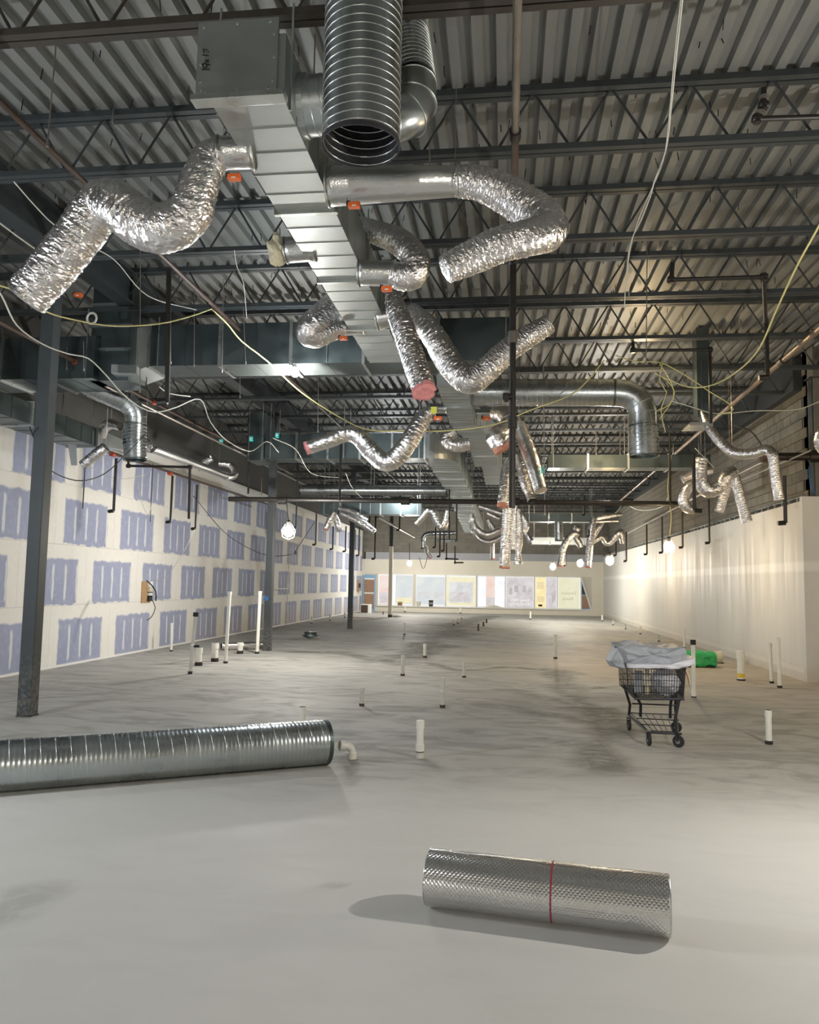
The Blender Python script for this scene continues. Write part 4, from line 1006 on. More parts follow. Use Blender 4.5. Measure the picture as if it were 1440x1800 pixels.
for px, y0, y1, Y, lb in [
 (441,740,868,17.5,'black rod dropping to the black main pipe left of the second column'),
 (525.5,760,927,19,'black drop just right of the second column'),
 (556.5,900,957,21,'black drop left of the forked foil duct'),
 (586,925,965,22,'black drop under the forked foil duct'),
 (608.5,925,969,23,'black drop just left of the third column'),
 (632,925,976,24,'black drop just right of the third column'),
 (600,762,880,15.5,'black rod hanging from the zigzag foil duct'),
 (662,840,982,26,'long black drop in front of the far masonry'),
 (704,852,931,27,'black drop left of the hook-shaped foil duct'),
 (650,905,926,27,'short black drop above the far left masonry'),
 (766,925,962,31,'first of three thin drops near the pale round duct'),
 (774,925,978,31,'second of three thin drops near the pale round duct'),
 (781,930,968,31,'third of three thin drops near the pale round duct'),
 (1137,922,974,22,'black drop against the right wall left of the warm bulb'),
 (1164,908,971,20,'black drop just left of the warm bulb'),
 (1199.5,900,962,18.5,'black drop just right of the warm bulb'),
 (1246,878,954,17,'black drop over the white wall below the foil U'),
 (1101,935,986,27,'black drop over the far end of the white wall'),
 (1083,950,976,30,'short black drop above the far right bulb'),
 (1036,930,942,24,'tiny drop in the far right cluster'),
 (1028,870,905,24,'drop above the far right cluster'),
 (1061,860,890,22,'drop above the right end of the upper distant duct'),
 (995,962,994,36,'thin drop by the leftmost far bulb'),
 (1177,760,885,16.5,'rod dropping to the black main pipe at the right'),
 (963,850,905,21,'rod right of the bunched foil ducts')]:
    drop(px, y0, y1, Y, .022 if Y < 26 else .028, 1 if 'drop' in lb and 'rod' not in lb else 0, lb)
drop(1379, 836, 919, 14.2, .032, 1, 'heavy black drop with elbow over the white wall near the right edge')
drop(1219.5, 798, 897, 14.0, .030, -1, 'heavy black drop with elbow in front of the foil U')
drop(1347, 560, 663, 11.3, .030, 1, 'upright black pipe meeting the right lengthwise pipe')
pipe('black pipe crossing below the roof at the right and turning down', [Yp(1183,462,9.4), Yp(1180,492,9.4), Yp(1343,487,9.4), Yp(1346,565,10.2)], .026, 'black_pipe')
pipe('smaller black pipe crossing below the roof at the right, farther back', [Yp(1113,600,12.5), Yp(1113,616,12.5), Yp(1248,615,12.5), Yp(1250,744,12.5)], .026, 'black_pipe')
e = pipe('black sprinkler stub with valve at the upper right', [Yp(1343,155,5.6), Yp(1342,185,5.6), Yp(1331,209,5.6), Yp(1460,205,5.6)], .020, 'black_pipe')
for a in ((1343,172),(1336,199)): MB().tube([Yp(a[0], a[1]-3, 5.6), Yp(a[0], a[1]+3, 5.6)], .034, 12).build('valve_nut', 'steel_pipe', e)
pipe('black rectangular pipe loop hanging at the far centre', [Yp(790,948,22), Yp(790,857,22), Yp(824,857,22)], .024, 'black_pipe')
pipe('second black pipe leg beside the far centre loop', [Yp(803,883,21.5), Yp(803,951,21.5)], .024, 'black_pipe', group=None)
pipe('L-shaped thin pipe near the far wall left of centre', [Yp(785,955,33), Yp(785,982,33), Yp(806,983,33)], .03, 'black_pipe')
pipe('second L-shaped thin pipe near the far wall', [Yp(800,960,34), Yp(800,989,34), Yp(815,989,34)], .03, 'black_pipe')
# T fitting in the middle overhead pipe
P = Yp(903,697,8.6); pipe('small elbow and stub on the long central vertical pipe', [(.07, 8.60, P.z), (.0, 8.60, P.z), (.0, 8.60, P.z-.06)], .024, 'black_pipe')
e = pipe('long black vertical pipe hanging at the centre from the straight overhead pipe', [(.07, 8.64, 5.3), (.07, 8.64, Yp(902,893,8.64).z)], .036, 'black_pipe', 'sprinkler_drop', joints=[((.07, 8.64, 3.45), (0,0,1), 'black_pipe'), ((.07, 8.64, 4.42), (0,0,1), 'steel_pipe')])
# far lengthwise pipe pieces and conduits
pipe('pale slanting pipe run in front of the far masonry', [Yp(664,909,26), Yp(700,928,30), Yp(729,944,36)], .04, 'steel_pipe', elbow=False)
pipe('thin conduit rising along the left wall beyond the second column', [Xp(503,1103,-8.02), Xp(510,952,-8.02)], .02, 'steel_pipe', 'conduit')
P = Xp(506,1035,-7.99); pipe('short crosspiece of the wall conduit', [P+Vector((0,-1.6,0)), P], .018, 'steel_pipe', 'conduit')
# hanger straps and rods from the roof
def rod(px, y0, y1, Y, r, lb, mat='steel_pipe', px2=None):
    a = Yp(px, y0, Y); b = Yp(px2 or px, y1, Y)
    e = empty('hanger_rod', a, lb, 'rod', 'hanger rods and straps')
    MB().tube([a, b], r, 6).build('rod', mat, e); MB().tube([b, b+Vector((0,0,.035))], r*2.2, 6).build('nut', mat, e); return e
for px, y0, y1, Y, px2, lb in [
 (100,60,258,5.15,83,'rod holding the rusty left pipe at the top left'),(200,182,216,6.7,198,'strap end under the second joist at the left'),
 (516,60,160,4.95,515,'thin rod right of the marked end cap'),(247,440,690,8.2,246,'long thin rod left of the thick drop pipe'),
 (393,490,655,10.3,390,'first rod down to the crosswise trunk'),(342,500,645,10.6,341,'second rod down to the crosswise trunk'),
 (427,522,640,10.5,432,'pale strap down to the crosswise trunk at the hanging lamp'),(422,600,700,11.5,373+49,'rod behind the crosswise trunk'),
 (560,640,760,13,559,'rod over the mid-distance crosswise duct'),(755,255,330,5.7,757,'strap holding the long straight foil takeoff'),
 (955,640,830,14,957,'thin wire hanging beside the teal-marked duct'),(957,830,905,20,958,'thin wire hanging above the distant ducts'),
 (1048,760,800,17.9,1048,'rod above the right crosswise duct, left one'),(1090,755,800,17.9,1090,'rod above the right crosswise duct, middle one'),
 (1184,780,800,17.9,1184,'rod above the right crosswise duct, right one'),(1138,420,640,10,1136,'thin wire below the joists at the right'),
 (963,917,945,31.5,963,'rod between the two distant ducts'),(610,330,352,5.7,611,'thin wire above the orange motor'),
 (300,560,640,9.8,300,'rod beside the thick drop pipe'),(460,840,870,18,460,'rod at the second column'),(118,610,650,10.2,117,'rod on the left trunk duct, left one'),(147,600,652,10.2,147,'rod on the left trunk duct, right one')]:
    rod(px, y0, y1, Y, .006 if Y < 14 else .010, lb, px2=px2)
# ================================================================== CABLES
def cable(label, pts, r, mat, name='power_cable', group=None, end=None):
    W_ = [tuple(Yp(*p)) for p in pts]; S = [Vector(s) for s in spline(W_, .12)]
    e = empty(name, S[0], label, 'cable', group)
    MB().tube(S, r, 6).build('cord', mat, e, smooth=True)
    if end: MB().tube([S[-1], S[-1]+Vector((0,0,-.1))], r*3.2, 8).build('plug', 'cable_black', e)
    return e
cable('yellow cable sagging across the upper left from the big foil duct', [(-30,497,6),(20,508,6.2),(75,545,6.6),(125,561,7),(200,573,7.6),(280,569,8.2),(335,556,8.6),(372,543,9)], .008, 'yellow_cable')
cable('yellow cable following the rusty left pipe down to the centre', [(372,543,9),(400,570,9.5),(425,600,10),(470,635,10.35),(530,690,10.9),(600,735,11.8),(650,756,12.8),(715,757,13),(790,757,13.0),(870,746,12.9),(930,722,12.8),(1010,690,12.7),(1062,634,12.6)], .010, 'yellow_cable')
cable('yellow cable looping past the nearest column to the left joists', [(-20,490,6),(3,520,6.4),(30,572,7),(75,605,7.5),(120,622,8),(155,630,8.4),(185,658,8.8),(215,692,9.2),(245,715,9.5),(275,725,9.8),(310,716,10),(352,702,10.5),(370,742,11),(400,775,12),(440,793,13),(470,776,14),(490,795,14.5)], .008, 'white_cable')
cable('yellow cable hanging down from the right edge', [(1470,340,7),(1440,397,7.4),(1400,470,8),(1365,545,8.8),(1335,612,9.8),(1300,650,10.5),(1255,676,11.2),(1210,680,12),(1165,662,12.5)], .010, 'yellow_cable')
cable('yellow cable from the knot to the right lengthwise pipe', [(1083,625,12),(1120,636,12),(1160,637,12),(1205,660,12),(1250,690,12.2),(1285,712,12.3),(1286,724,12.3),(1262,728,12.3)], .008, 'yellow_cable')
cable('pale cable crossing to the dark right corner', [(1180,705,13),(1215,715,13),(1260,727,13.2),(1330,722,13.4),(1400,720,13.6),(1450,702,13.8)], .008, 'white_cable')
for i, pts in enumerate([[(1165,638,12),(1160,670,12),(1172,690,12),(1162,720,12),(1170,760,12)], [(1160,640,12),(1180,672,12.1),(1184,700,12.1),(1160,736,12)], [(1150,655,12),(1172,668,12),(1186,690,12),(1176,712,12),(1155,722,12)]]):
    cable(['tangled yellow cable knot, longest strand hanging by the spiral elbow', 'tangled yellow cable knot, right strand', 'tangled yellow cable knot, looped strand'][i], pts, .007, 'yellow_cable')
cable('white wire hanging from the top right roof, main strand', [(1202,-20,4.8),(1190,90,5.4),(1180,190,6),(1171,262,6.5),(1150,320,7),(1145,340,7.1),(1128,385,7.6),(1108,430,8.2),(1100,500,8.8),(1098,545,9.2)], .006, 'white_cable')
cable('white wire hanging from the top right roof, thin twin strand', [(1199,-20,4.8),(1186,100,5.4),(1177,200,6),(1170,262,6.5),(1160,300,6.8),(1140,345,7.1),(1118,400,7.6),(1105,460,8.2),(1106,520,8.8)], .0035, 'white_cable')
cable('grey cable slanting under the joists at the upper left', [(25,320,6),(60,360,6.5),(95,395,7),(140,425,7.6),(200,456,8.4),(260,520,9.2),(345,545,10)], .006, 'white_cable')
cable('second grey cable at the left edge under the joists', [(-10,385,6),(30,415,6.5),(65,440,7)], .007, 'white_cable')
cable('black wire looping from the nearest column across the purple wall', [(52,750,8.55),(68,790,9),(82,820,9.4),(110,838,9.8),(145,845,10.2),(185,832,10.8),(225,795,11.3),(256,763,11.6)], .008, 'cable_black')
cable('thin grey wire dipping on the purple wall right of the black loop', [(150,815,11.5),(185,835,11.8),(215,842,12),(255,835,12.5)], .005, 'white_cable')
cable('grey cord drooping on the left wall to the second column', [(240,835,12.5),(248,880,12.8),(262,905,13),(270,860,13)], .005, 'white_cable')
cable('long grey cord on the left wall running up to a hanging plug', [(340,872,15.5),(400,940,17),(465,975,18.6),(510,975,19.5),(520,968,20)], .009, 'cable_black', end=1)
cable('grey cord rising right from the hanging plug on the left wall', [(520,968,20),(540,938,20.5),(553,918,21)], .009, 'cable_black')
cable('wire from the wooden wall board up to the black drop', [(262,1022,14.8),(290,1015,14.8),(320,975,14.6),(345,925,14.8)], .005, 'white_cable')
cable('cord dipping below the wooden wall board', [(265,1050,14.9),(273,1068,14.8),(266,1085,14.8),(258,1090,14.8)], .008, 'cable_black')
cable('black cord curling beside the wooden wall board', [(258,1021,14.8),(266,1028,14.7),(274,1040,14.6),(274,1056,14.6)], .014, 'cable_black')
cable('white cord between second and third columns up high', [(480,770,15),(520,790,16),(548,832,17),(600,840,18)], .008, 'white_cable')
cable('white cord hanging in a curve near the hook-shaped foil duct', [(608,832,17),(620,858,17.5),(645,880,18),(680,882,18)], .008, 'white_cable')
cable('white cord drooping in front of the right masonry', [(1100,886,20),(1120,896,20),(1142,897,20),(1166,890,20),(1176,872,19)], .010, 'white_cable')
cable('cord on which the warm right bulb hangs', [(1180,800,17),(1174,860,17),(1180,905,17),(1177,945,17)], .010, 'yellow_cable')
cable('cord on which the left bulb hangs', [(504,870,15.5),(505,900,15.5),(509,922,15.5)], .009, 'cable_black')
cable('cord of the small far left bulb', [(720,955,39.5),(720,984,39.5)], .018, 'cable_black')
cable('cord loop near the far wall under the pale round duct', [(737,980,34),(744,1000,34),(750,985,34),(752,975,34)], .012, 'cable_black')
cable('black cable arching on the masonry by the right column', [(1290,747,14.8),(1318,757,14.8),(1332,772,14.8),(1340,785,14.8)], .014, 'cable_black')
cable('teal-grey cord hanging by the right corner column', [(1423,820,14.6),(1425,850,14.6),(1434,868,14.6)], .014, 'blue_spot')
cable('thin wire slanting below the right pipe to the foil U', [(1222,788,14),(1240,806,14),(1256,823,14)], .006, 'white_cable')
cable('wire curling by the small far right hose', [(1094,882,24),(1090,893,24),(1082,902,24)], .012, 'white_cable')
cable('thin wire with connectors under the upper left joists', [(412,440,6.5),(417,470,7),(428,498,7.4),(434,560,9)], .004, 'white_cable')
cable('pale cable dipping beneath the trunk duct at the left', [(280,680,10.2),(298,692,10.4),(335,697,10.6)], .009, 'white_cable')
# coil of white tubing at the left
P = Yp(162,560,9.8); e = empty('tubing_coil', P, 'small coil of white tubing near the dark riser duct', 'coil')
for dr in (.062, .075): MB().tube([P+Vector((dr*math.cos(a*PI/16), -.01, dr*1.1*math.sin(a*PI/16))) for a in range(33)], .009, 6, False).build('loop', 'white_cable', e, smooth=True)
P = Yp(138,518,9.8); e = empty('valve_actuator', P, 'orange-red damper motor near the dark riser duct', 'motor'); actuator(e, P, .055)
P = Yp(407,503,9.8)
# indicator lights
for px, py, Y, lb in [(388,776,16.2,'small teal tag left of the second column'),(441,771,16.2,'small teal tag on the upright end box, left one'),(487,765,16.2,'small teal tag on the mid-distance crosswise duct'),(738,772,16.28,'small teal tag on the crosswise duct near the elbow')]:
    P = Yp(px, py, Y); e = empty('sticker', P, lb, 'tag', 'teal duct tags'); box_part(e, P.x-.035, P.x+.035, Y-.01, Y+.05, P.z-.05, P.z+.05, 'tag_face', 'teal'); box_part(e, P.x-.02, P.x+.02, Y-.014, Y-.01, P.z-.02, P.z+.02, 'tag_patch', 'white_paint')
# conduit with screws: small square plates on d1
# ================================================================== BULBS
for i, (P, wt, colr, r, lb) in enumerate(BULBS):
    P = Vector(P); e = empty('light_bulb', P, lb, 'lamp', 'bare construction bulbs')
    L = wt/(PI*4*PI*r*r)*1.0
    mm = emis('bulb_glow_%d' % i, colr, L)
    bm_ = MB().lathe([(.01*1, -r), (r*.55, -r*.84), (r*.92, -r*.4), (r, 0), (r*.9, r*.45), (r*.55, r*.85), (r*.35, r*1.15), (.001, r*1.2)], P, 16)
    bm_.build('globe', mm, e, smooth=True)
    MB().lathe([(.001, r*1.15), (r*.38, r*1.15), (r*.42, r*2.0), (r*.2, r*2.3), (.001, r*2.3)], P, 12).build('socket', 'rubber', e)
    g = MB()
    if P.y > 8 and r > .06:
        for k in range(4):
            a = PI*k/2+.4; g.tube([P+Vector((math.cos(a)*r*.5, math.sin(a)*r*.5, r*1.6)), P+Vector((math.cos(a)*r*1.35, math.sin(a)*r*1.35, r*.3)), P+Vector((math.cos(a)*r*1.1, math.sin(a)*r*1.1, -r*1.0)), P+Vector((0, 0, -r*1.5))], .004, 4, False)
        g.build('cage_guard', 'flange', e)
    if i in (7, 8, 9, 10): MB().tube([P+Vector((0,0,r*2.2)), Vector((P.x, P.y, 5.5))], .006, 6).build('cord', 'cable_black', e)
# ================================================================== FLOOR PIPES
def stubpipe(px, pyb, pyt, rpx, label, style='cap', px_top=None, mat='pvc'):
    b = Zp(px, pyb, 0); r = px2m(b, rpx); t = Yp(px_top or px, pyt, b.y); hgt = t.z; b = Vector((b.x, b.y, 0))
    e = empty('floor_pipe', b, label, 'pipe', 'plastic pipes standing out of the slab')
    tp = Vector((t.x if px_top else b.x, b.y, hgt)); ax_ = (tp-b)
    seg = 20 if rpx > 2.5 else 10
    MB().tube([b, b+ax_*.99], r, seg).build('pipe_body', mat, e, smooth=False)
    u = ax_.normalized()
    if style in ('cap', 'band', 'yellow', 'plain_cap'):
        c = min(r*2.2, hgt*.3); MB().tube([tp-u*c, tp-u*r*.15, tp], [r*1.16, r*1.16, r*1.0], seg).build('pipe_cap', 'pvc', e)
    if style == 'band':
        MB().tube([b+u*hgt*.18, b+u*hgt*.36], r*1.22, seg).build('coupling', 'pvc', e); MB().tube([b+u*hgt*.155, b+u*hgt*.185], r*1.20, seg).build('rubber_band', 'rubber', e); MB().tube([b, b+u*hgt*.15], r*1.12, seg).build('socket', 'pvc_old', e)
    elif style == 'yellow':
        MB().tube([b+u*hgt*.10, b+u*hgt*.24], r*1.03, seg).build('yellow_paint', 'yellow_paint', e); MB().tube([b, b+u*hgt*.05], r*1.15, seg).build('sleeve', 'rubber', e)
    elif style == 'black_top':
        MB().tube([tp-u*r*2.6, tp-u*r*.2], r*1.32, seg).build('black_cap', 'rubber', e); MB().tube([b+u*.02, b+u*.10], r*1.2, seg).build('coupling', 'pvc', e); MB().tube([b, b+u*.018], r*1.2, seg).build('rubber_band', 'rubber', e)
    elif style == 'double':
        MB().tube([b+u*hgt*.56, b+u*hgt*.59], r*1.14, seg).build('joint', 'pvc', e); MB().tube([b, b+u*hgt*.10], r*1.25, seg).build('sleeve', 'box_dark', e); MB().tube([tp-u*r*2, tp], r*1.05, seg).build('pipe_cap', mat, e)
    elif style == 'valve':
        MB().tube([b+u*hgt*.46, b+u*hgt*.50], r*1.25, seg).build('joint', 'pvc', e); MB().tube([tp-u*r*2, tp+u*r*.5], r*1.6, seg).build('valve_cap', 'rubber', e)
        q = b+u*hgt*.46; MB().tube([q, q+Vector((r*4, 0, 0))], r*.8, 8).build('side_valve', 'rubber', e); MB().tube([b, b+u*.05], r*1.3, seg).build('rubber_band', 'rubber', e)
    else:
        MB().tube([b, b+u*r*1.2], r*1.2, seg).build('sleeve', 'box_dark', e)
        if rpx > 2: MB().tube([tp-u*r*1.6, tp], r*1.12, seg).build('pipe_cap', mat, e)
    if style == 'cap': MB().tube([b, b+u*min(.05, r)], r*1.25, seg).build('sleeve', 'rubber', e)
    return e
for a in [
 (738,1332,1266,6.3,'capped white pipe with a black band, nearest one at the centre','band'),
 (530.5,1290,1242,6,'capped white pipe rising behind the floor duct','cap'),
 (778,1244,1192,3.8,'jointed grey-white pipe behind and right of the nearest centre pipe','double',None,'pvc_old'),
 (636,1241,1208,3.8,'short old pipe above and right of the floor duct end','plain',None,'pvc_old'),
 (708,1188,1152,3.2,'old pipe at the left fork of the damp streak','plain',None,'pvc_old'),
 (816,1191,1162,2.8,'old pipe right of the damp streak at mid distance','plain',None,'pvc_old'),
 (747,1156,1132,3,'capped old pipe standing on the damp streak','plain',None,'pvc_old'),
 (711,1116,1094,1.7,'thin distant pipe below the tan column','plain',None,'pvc_old'),
 (798,1099,1089,1.6,'small distant pipe beside the end of the streak, left one','plain',None,'pvc_old'),
 (805,1096,1087,1.4,'small distant pipe beside the end of the streak, right one','plain',None,'pvc_old'),
 (841,1109,1096,1.5,'dark short distant pipe, nearest of three in a diagonal row','plain',None,'rust_pipe'),
 (850,1101,1093,1.5,'dark short distant pipe, middle of three in a diagonal row','plain',None,'rust_pipe'),
 (855.5,1095,1088,1.4,'dark short distant pipe, farthest of three in a diagonal row','plain',None,'rust_pipe'),
 (811.5,1088,1082,1.2,'tiny old pipe near the far wall centre','plain',None,'pvc_old'),
 (809.5,1078.5,1067,1.4,'white pipe against the far wall left of the bright window','plain'),
 (932.5,1089,1075,1.6,'white pipe in front of the mauve poster window','plain'),
 (891,1079.5,1072,1.5,'short white pipe below the pink strip window','plain'),
 (976.5,1158,1115,2.8,'tall old pipe right of centre at mid distance','plain',None,'pvc_old'),
 (334,1185,1078,2.9,'leaning grey pipe with black valves, nearest in the left group','valve',344.5,'pvc_old'),
 (349,1170,1138,5.4,'short fat capped pipe, left of a pair by the leaning pipe','cap'),
 (377.5,1163,1130,5.4,'short fat capped pipe, right of a pair by the leaning pipe','cap'),
 (396.5,1166,1040,3.1,'tall thin white pipe, left of the two tall ones','cap',404),
 (422,1149,1129,4.6,'short fat capped pipe in front of the floor foil tube','cap'),
 (452,1149,1039,3.0,'tall thin white pipe beside the second column','cap',457.5),
 (301,1145,1095,2.3,'thin white pipe close to the purple wall','plain',302),
 (548,1096,1083,1.4,'tiny pipe at the foot of the left wall, nearest of three','plain',None,'pvc_old'),
 (580,1091,1080,1.3,'tiny pipe at the foot of the left wall, middle of three','plain',None,'pvc_old'),
 (606,1086,1077,1.3,'tiny pipe at the foot of the left wall, farthest of three','plain',None,'pvc_old'),
 (673.5,1080,1075,1.1,'tiny dark pipe left of the tan column','plain',None,'rust_pipe'),
 (1220,1226,1124,3.6,'tall white pipe with a black top behind the cart','black_top'),
 (1303,1196,1144,6.2,'fat capped white pipe with yellow paint at its foot','yellow'),
 (1357,1201,1130,3.0,'tall white pipe near the right wall, left of a pair','cap',1353.5),
 (1371,1209,1121,3.4,'tall white pipe near the right wall, right of a pair','cap',1368),
 (1352,1308,1248,5.2,'capped white pipe standing alone at the lower right','cap'),
 (1203,1140,1107,2.1,'thin white pipe behind the plastic sheet of the cart','plain'),
 (1158.5,1128,1116,1.8,'short pinkish pipe along the right wall line','plain',None,'pvc_old'),
 (1126,1115,1101,1.6,'short white pipe along the right wall line, far half','plain'),
 (1100,1106,1097,1.3,'tiny old pipe along the right wall line','plain',None,'pvc_old'),
 (1078,1099,1090,1.3,'tiny old pipe nearer the far right corner','plain',None,'pvc_old'),
 (1059,1092,1081,1.4,'small white pipe at the far right corner','plain'),
 (712,1076,1066,1.5,'small white pipe with a soiled top at the far wall','plain',None,'pvc')]:
    stubpipe(*a)
# pipe elbow lying beside the floor duct
b = Zp(612,1333,0); e = empty('pipe_elbow', (b.x, b.y, 0), 'white plastic pipe elbow lying beside the floor duct', 'elbow')
S = [Vector(s) for s in spline([(b.x+.035, b.y-.0, .048), (b.x+.03, b.y, .08), (b.x+.0, b.y-.02, .115), (b.x-.05, b.y-.05, .125)], .01)]
MB().tube(S, .036, 20, False).build('elbow_body', 'pvc', e, smooth=True)
MB().tube([(b.x+.035, b.y, 0), (b.x+.035, b.y, .055)], .047, 20).build('socket', 'pvc', e)
d_ = (S[-1]-S[-3]).normalized(); m = MB(); m.tube([S[-1]-d_*.025, S[-1]+d_*.025], .047, 20); m.build('open_socket', 'pvc', e)
MB().tube([S[-1]+d_*.0255, S[-1]+d_*.027], .038, 20).build('opening', 'beige', e)
# dark saddle fitting
b = Zp(546,1122,0); s = px2m(b, 1)
e = empty('duct_saddle_fitting', (b.x, b.y, 0), 'dark sheet-metal saddle fitting lying on the floor past the second column', 'fitting')
m = MB(); v = []; n = 28
for k in range(n+1):
    a = 2*PI*k/n; ca, sa = math.cos(a), math.sin(a)
    v += [(b.x+11*s*ca, b.y+11*s*sa, 12*s), (b.x+10.5*s*ca, b.y+10.5*s*sa, 6*s), (b.x+15*s*ca, b.y+13*s*sa, 1.0*s+4.5*s*abs(ca)**1.5)]
m.add(v, [(3*k+j, 3*k+3+j, 3*k+4+j, 3*k+1+j) for k in range(n) for j in range(2)])
o = m.build('saddle_body', 'galv_dark', e, smooth=True); md = o.modifiers.new('thick', 'SOLIDIFY'); md.thickness = .01
MB().tube([(b.x+11.2*s*math.cos(a*PI/14), b.y+11.2*s*math.sin(a*PI/14), 12*s) for a in range(29)], .9*s, 6, False).build('rim', 'flange', e, smooth=True)
# foil tube on the floor by the second column
flex('small shiny foil tube lying on the floor by the second column', None, end='dark_inside', world=[(-5.72, 18.4, .10, .085), (-6.1, 18.05, .10, .085), (-6.55, 17.7, .10, .085)], crinkle=.35)
# ================================================================== CART
b = Vector((1.64, 8.52, 0))
cart = empty('shopping_cart', b, 'black wire shopping cart facing the camera, loaded with plastic sheeting', 'cart')
MET = 'cart_metal'
W1, W2 = .27, .31     # half widths of the basket, front / back
zb_, zt, yf, yb = .47, .80, 8.58, 9.28; xc = 1.615
bas = MB()
fr_b = [(xc-W1+.02, yf+.03, zb_), (xc+W1-.02, yf+.03, zb_+.01)]; fr_t = [(xc-W1, yf, zt), (xc+W1, yf, zt)]
bk_b = [(xc-W2, yb-.02, zb_+.06), (xc+W2, yb-.02, zb_+.06)]; bk_t = [(xc-W2-.01, yb, zt+.04), (xc+W2+.01, yb, zt+.04)]
V3 = lambda p: Vector(p)
def grid(name, A, B_, C_, D_, nu, nv, r=.0032):     # A-B bottom edge, D-C top edge
    A, B_, C_, D_ = map(V3, (A, B_, C_, D_)); m = MB()
    for i in range(nu+1):
        f = i/nu; m.tube([A.lerp(B_, f), D_.lerp(C_, f)], r, 5)
    for j in range(nv+1):
        f = j/nv; m.tube([A.lerp(D_, f), B_.lerp(C_, f)], r*1.15, 5)
    return m.build(name, MET, cart)
grid('front_panel', fr_b[0], fr_b[1], fr_t[1], fr_t[0], 20, 5)
grid('side_panel', fr_b[0], bk_b[0], bk_t[0], fr_t[0], 16, 5)
grid('side_panel', fr_b[1], bk_b[1], bk_t[1], fr_t[1], 16, 5)
grid('rear_panel', bk_b[0], bk_b[1], bk_t[1], bk_t[0], 14, 5)
grid('basket_bottom', fr_b[0], fr_b[1], bk_b[1], bk_b[0], 14, 14)
MB().tube([fr_t[0], fr_t[1], bk_t[1], bk_t[0], fr_t[0]], .011, 8, False).build('top_rail', MET, cart)
MB().tube([fr_b[0], fr_b[1], bk_b[1]], .013, 8).build('bumper_rail', MET, cart)
MB().tube([(bk_t[0][0], yb+.02, zt+.03), (bk_t[0][0], yb+.12, zt+.12), (bk_t[1][0], yb+.12, zt+.12), (bk_t[1][0], yb+.02, zt+.03)], .014, 8).build('handle', MET, cart)
# legs and lower frame
RL = Zp(1106,1284,0); RR = Zp(1189,1288,0); FL = Zp(1141,1311,0); FR = Zp(1193,1314,0)
RL.z = RR.z = FL.z = FR.z = 0
for px_, rw in ((RL, -1), (RR, 1)):
    topx = xc+rw*(W2-.03)
    MB().tube([(topx, 9.1, zb_+.06), (px_.x-rw*.01, px_.y-.02, .30), (px_.x, px_.y, .17)], .016, 8).build('rear_leg', MET, cart)
    MB().tube([(topx-rw*.07, 8.95, zb_+.04), (px_.x-rw*.10, px_.y-.2, .33), (px_.x-rw*.10, px_.y-.18, .19)], .016, 8).build('support_tube', MET, cart)
    MB().tube([(px_.x-rw*.0, px_.y, .17), ((FL if rw < 0 else FR).x, (FL if rw < 0 else FR).y+.03, .135)], .014, 8).build('lower_rail', MET, cart)
MB().tube([(fr_b[1][0]-.04, yf+.05, zb_), (FR.x-.01, FR.y+.08, .30), (FR.x-.01, FR.y+.06, .14)], .017, 8).build('front_post', MET, cart)
MB().tube([(FL.x-.02, FL.y+.03, .135), (FR.x+.04, FR.y+.03, .135)], .014, 8).build('front_crossbar', MET, cart)
MB().tube([(RL.x+.02, RL.y-.1, .32), (RR.x-.02, RR.y-.1, .32)], .008, 8).build('rear_crossbar', MET, cart)
tA, tB, tC, tD = (FL.x, FL.y+.05, .145), (FR.x, FR.y+.05, .145), (RR.x-.02, RR.y, .20), (RL.x+.02, RL.y, .20)
grid('lower_tray', tA, tB, tC, tD, 6, 3, .0045)
def wheel(P, rot, caster):
    wn = 'wheel'; R_ = .062; ca, sa = math.cos(rot), math.sin(rot)
    n = Vector((ca, sa, 0)); t = Vector((-sa, ca, 0)); m = MB(); pr = [(R_*.35, .014), (R_*.8, .014), (R_*.93, .012), (R_, .006), (R_, -.006), (R_*.93, -.012), (R_*.8, -.014), (R_*.35, -.014)]
    v = []; seg = 22; c = Vector((P.x, P.y, R_))
    for rr_, s_ in pr:
        for k in range(seg):
            a = 2*PI*k/seg; v.append(c+n*s_+(t*math.cos(a)+Vector((0,0,1))*math.sin(a))*rr_)
    q = len(pr); m.add(v, [(i*seg+k, i*seg+(k+1) % seg, (i+1)*seg+(k+1) % seg, (i+1)*seg+k) for i in range(q-1) for k in range(seg)]+[tuple(range(seg-1, -1, -1)), tuple((q-1)*seg+k for k in range(seg))])
    w_ = m.build('wheel', 'rubber', cart)
    hb = MB(); hb.tube([c-n*.018, c+n*.018], R_*.4, 12); hub = hb.build('hub', 'steel_pipe', cart); hub.parent = w_
    f = MB()
    for s_ in (-1, 1): f.bar(c+n*s_*.02, Vector((P.x, P.y, .145))+n*s_*.018+t*.02, .006, .026)
    f.box(P.x-.025, P.x+.025, P.y-.02, P.y+.03, .135, .15); f.build('fork', MET, cart)
wheel(RL, .12, 0); wheel(RR, 1.2, 0); wheel(FL, .15, 1); wheel(FR, .95, 1)
# plastic sheet bundle on top
def blob(name, pts_fn, nu, nv, mat, parent, smooth=True):
    m = MB(); v = [pts_fn(i/nu, k/nv) for i in range(nu+1) for k in range(nv)]
    m.add(v, [(i*nv+k, i*nv+(k+1) % nv, (i+1)*nv+(k+1) % nv, (i+1)*nv+k) for i in range(nu) for k in range(nv)]+[tuple(range(nv-1, -1, -1)), tuple(nu*nv+k for k in range(nv))])
    return m.build(name, mat, parent, smooth=smooth)
sh = empty('plastic_sheet', (xc, 8.9, .8), 'crumpled grey plastic sheet bundled on top of the cart', 'plastic sheet')
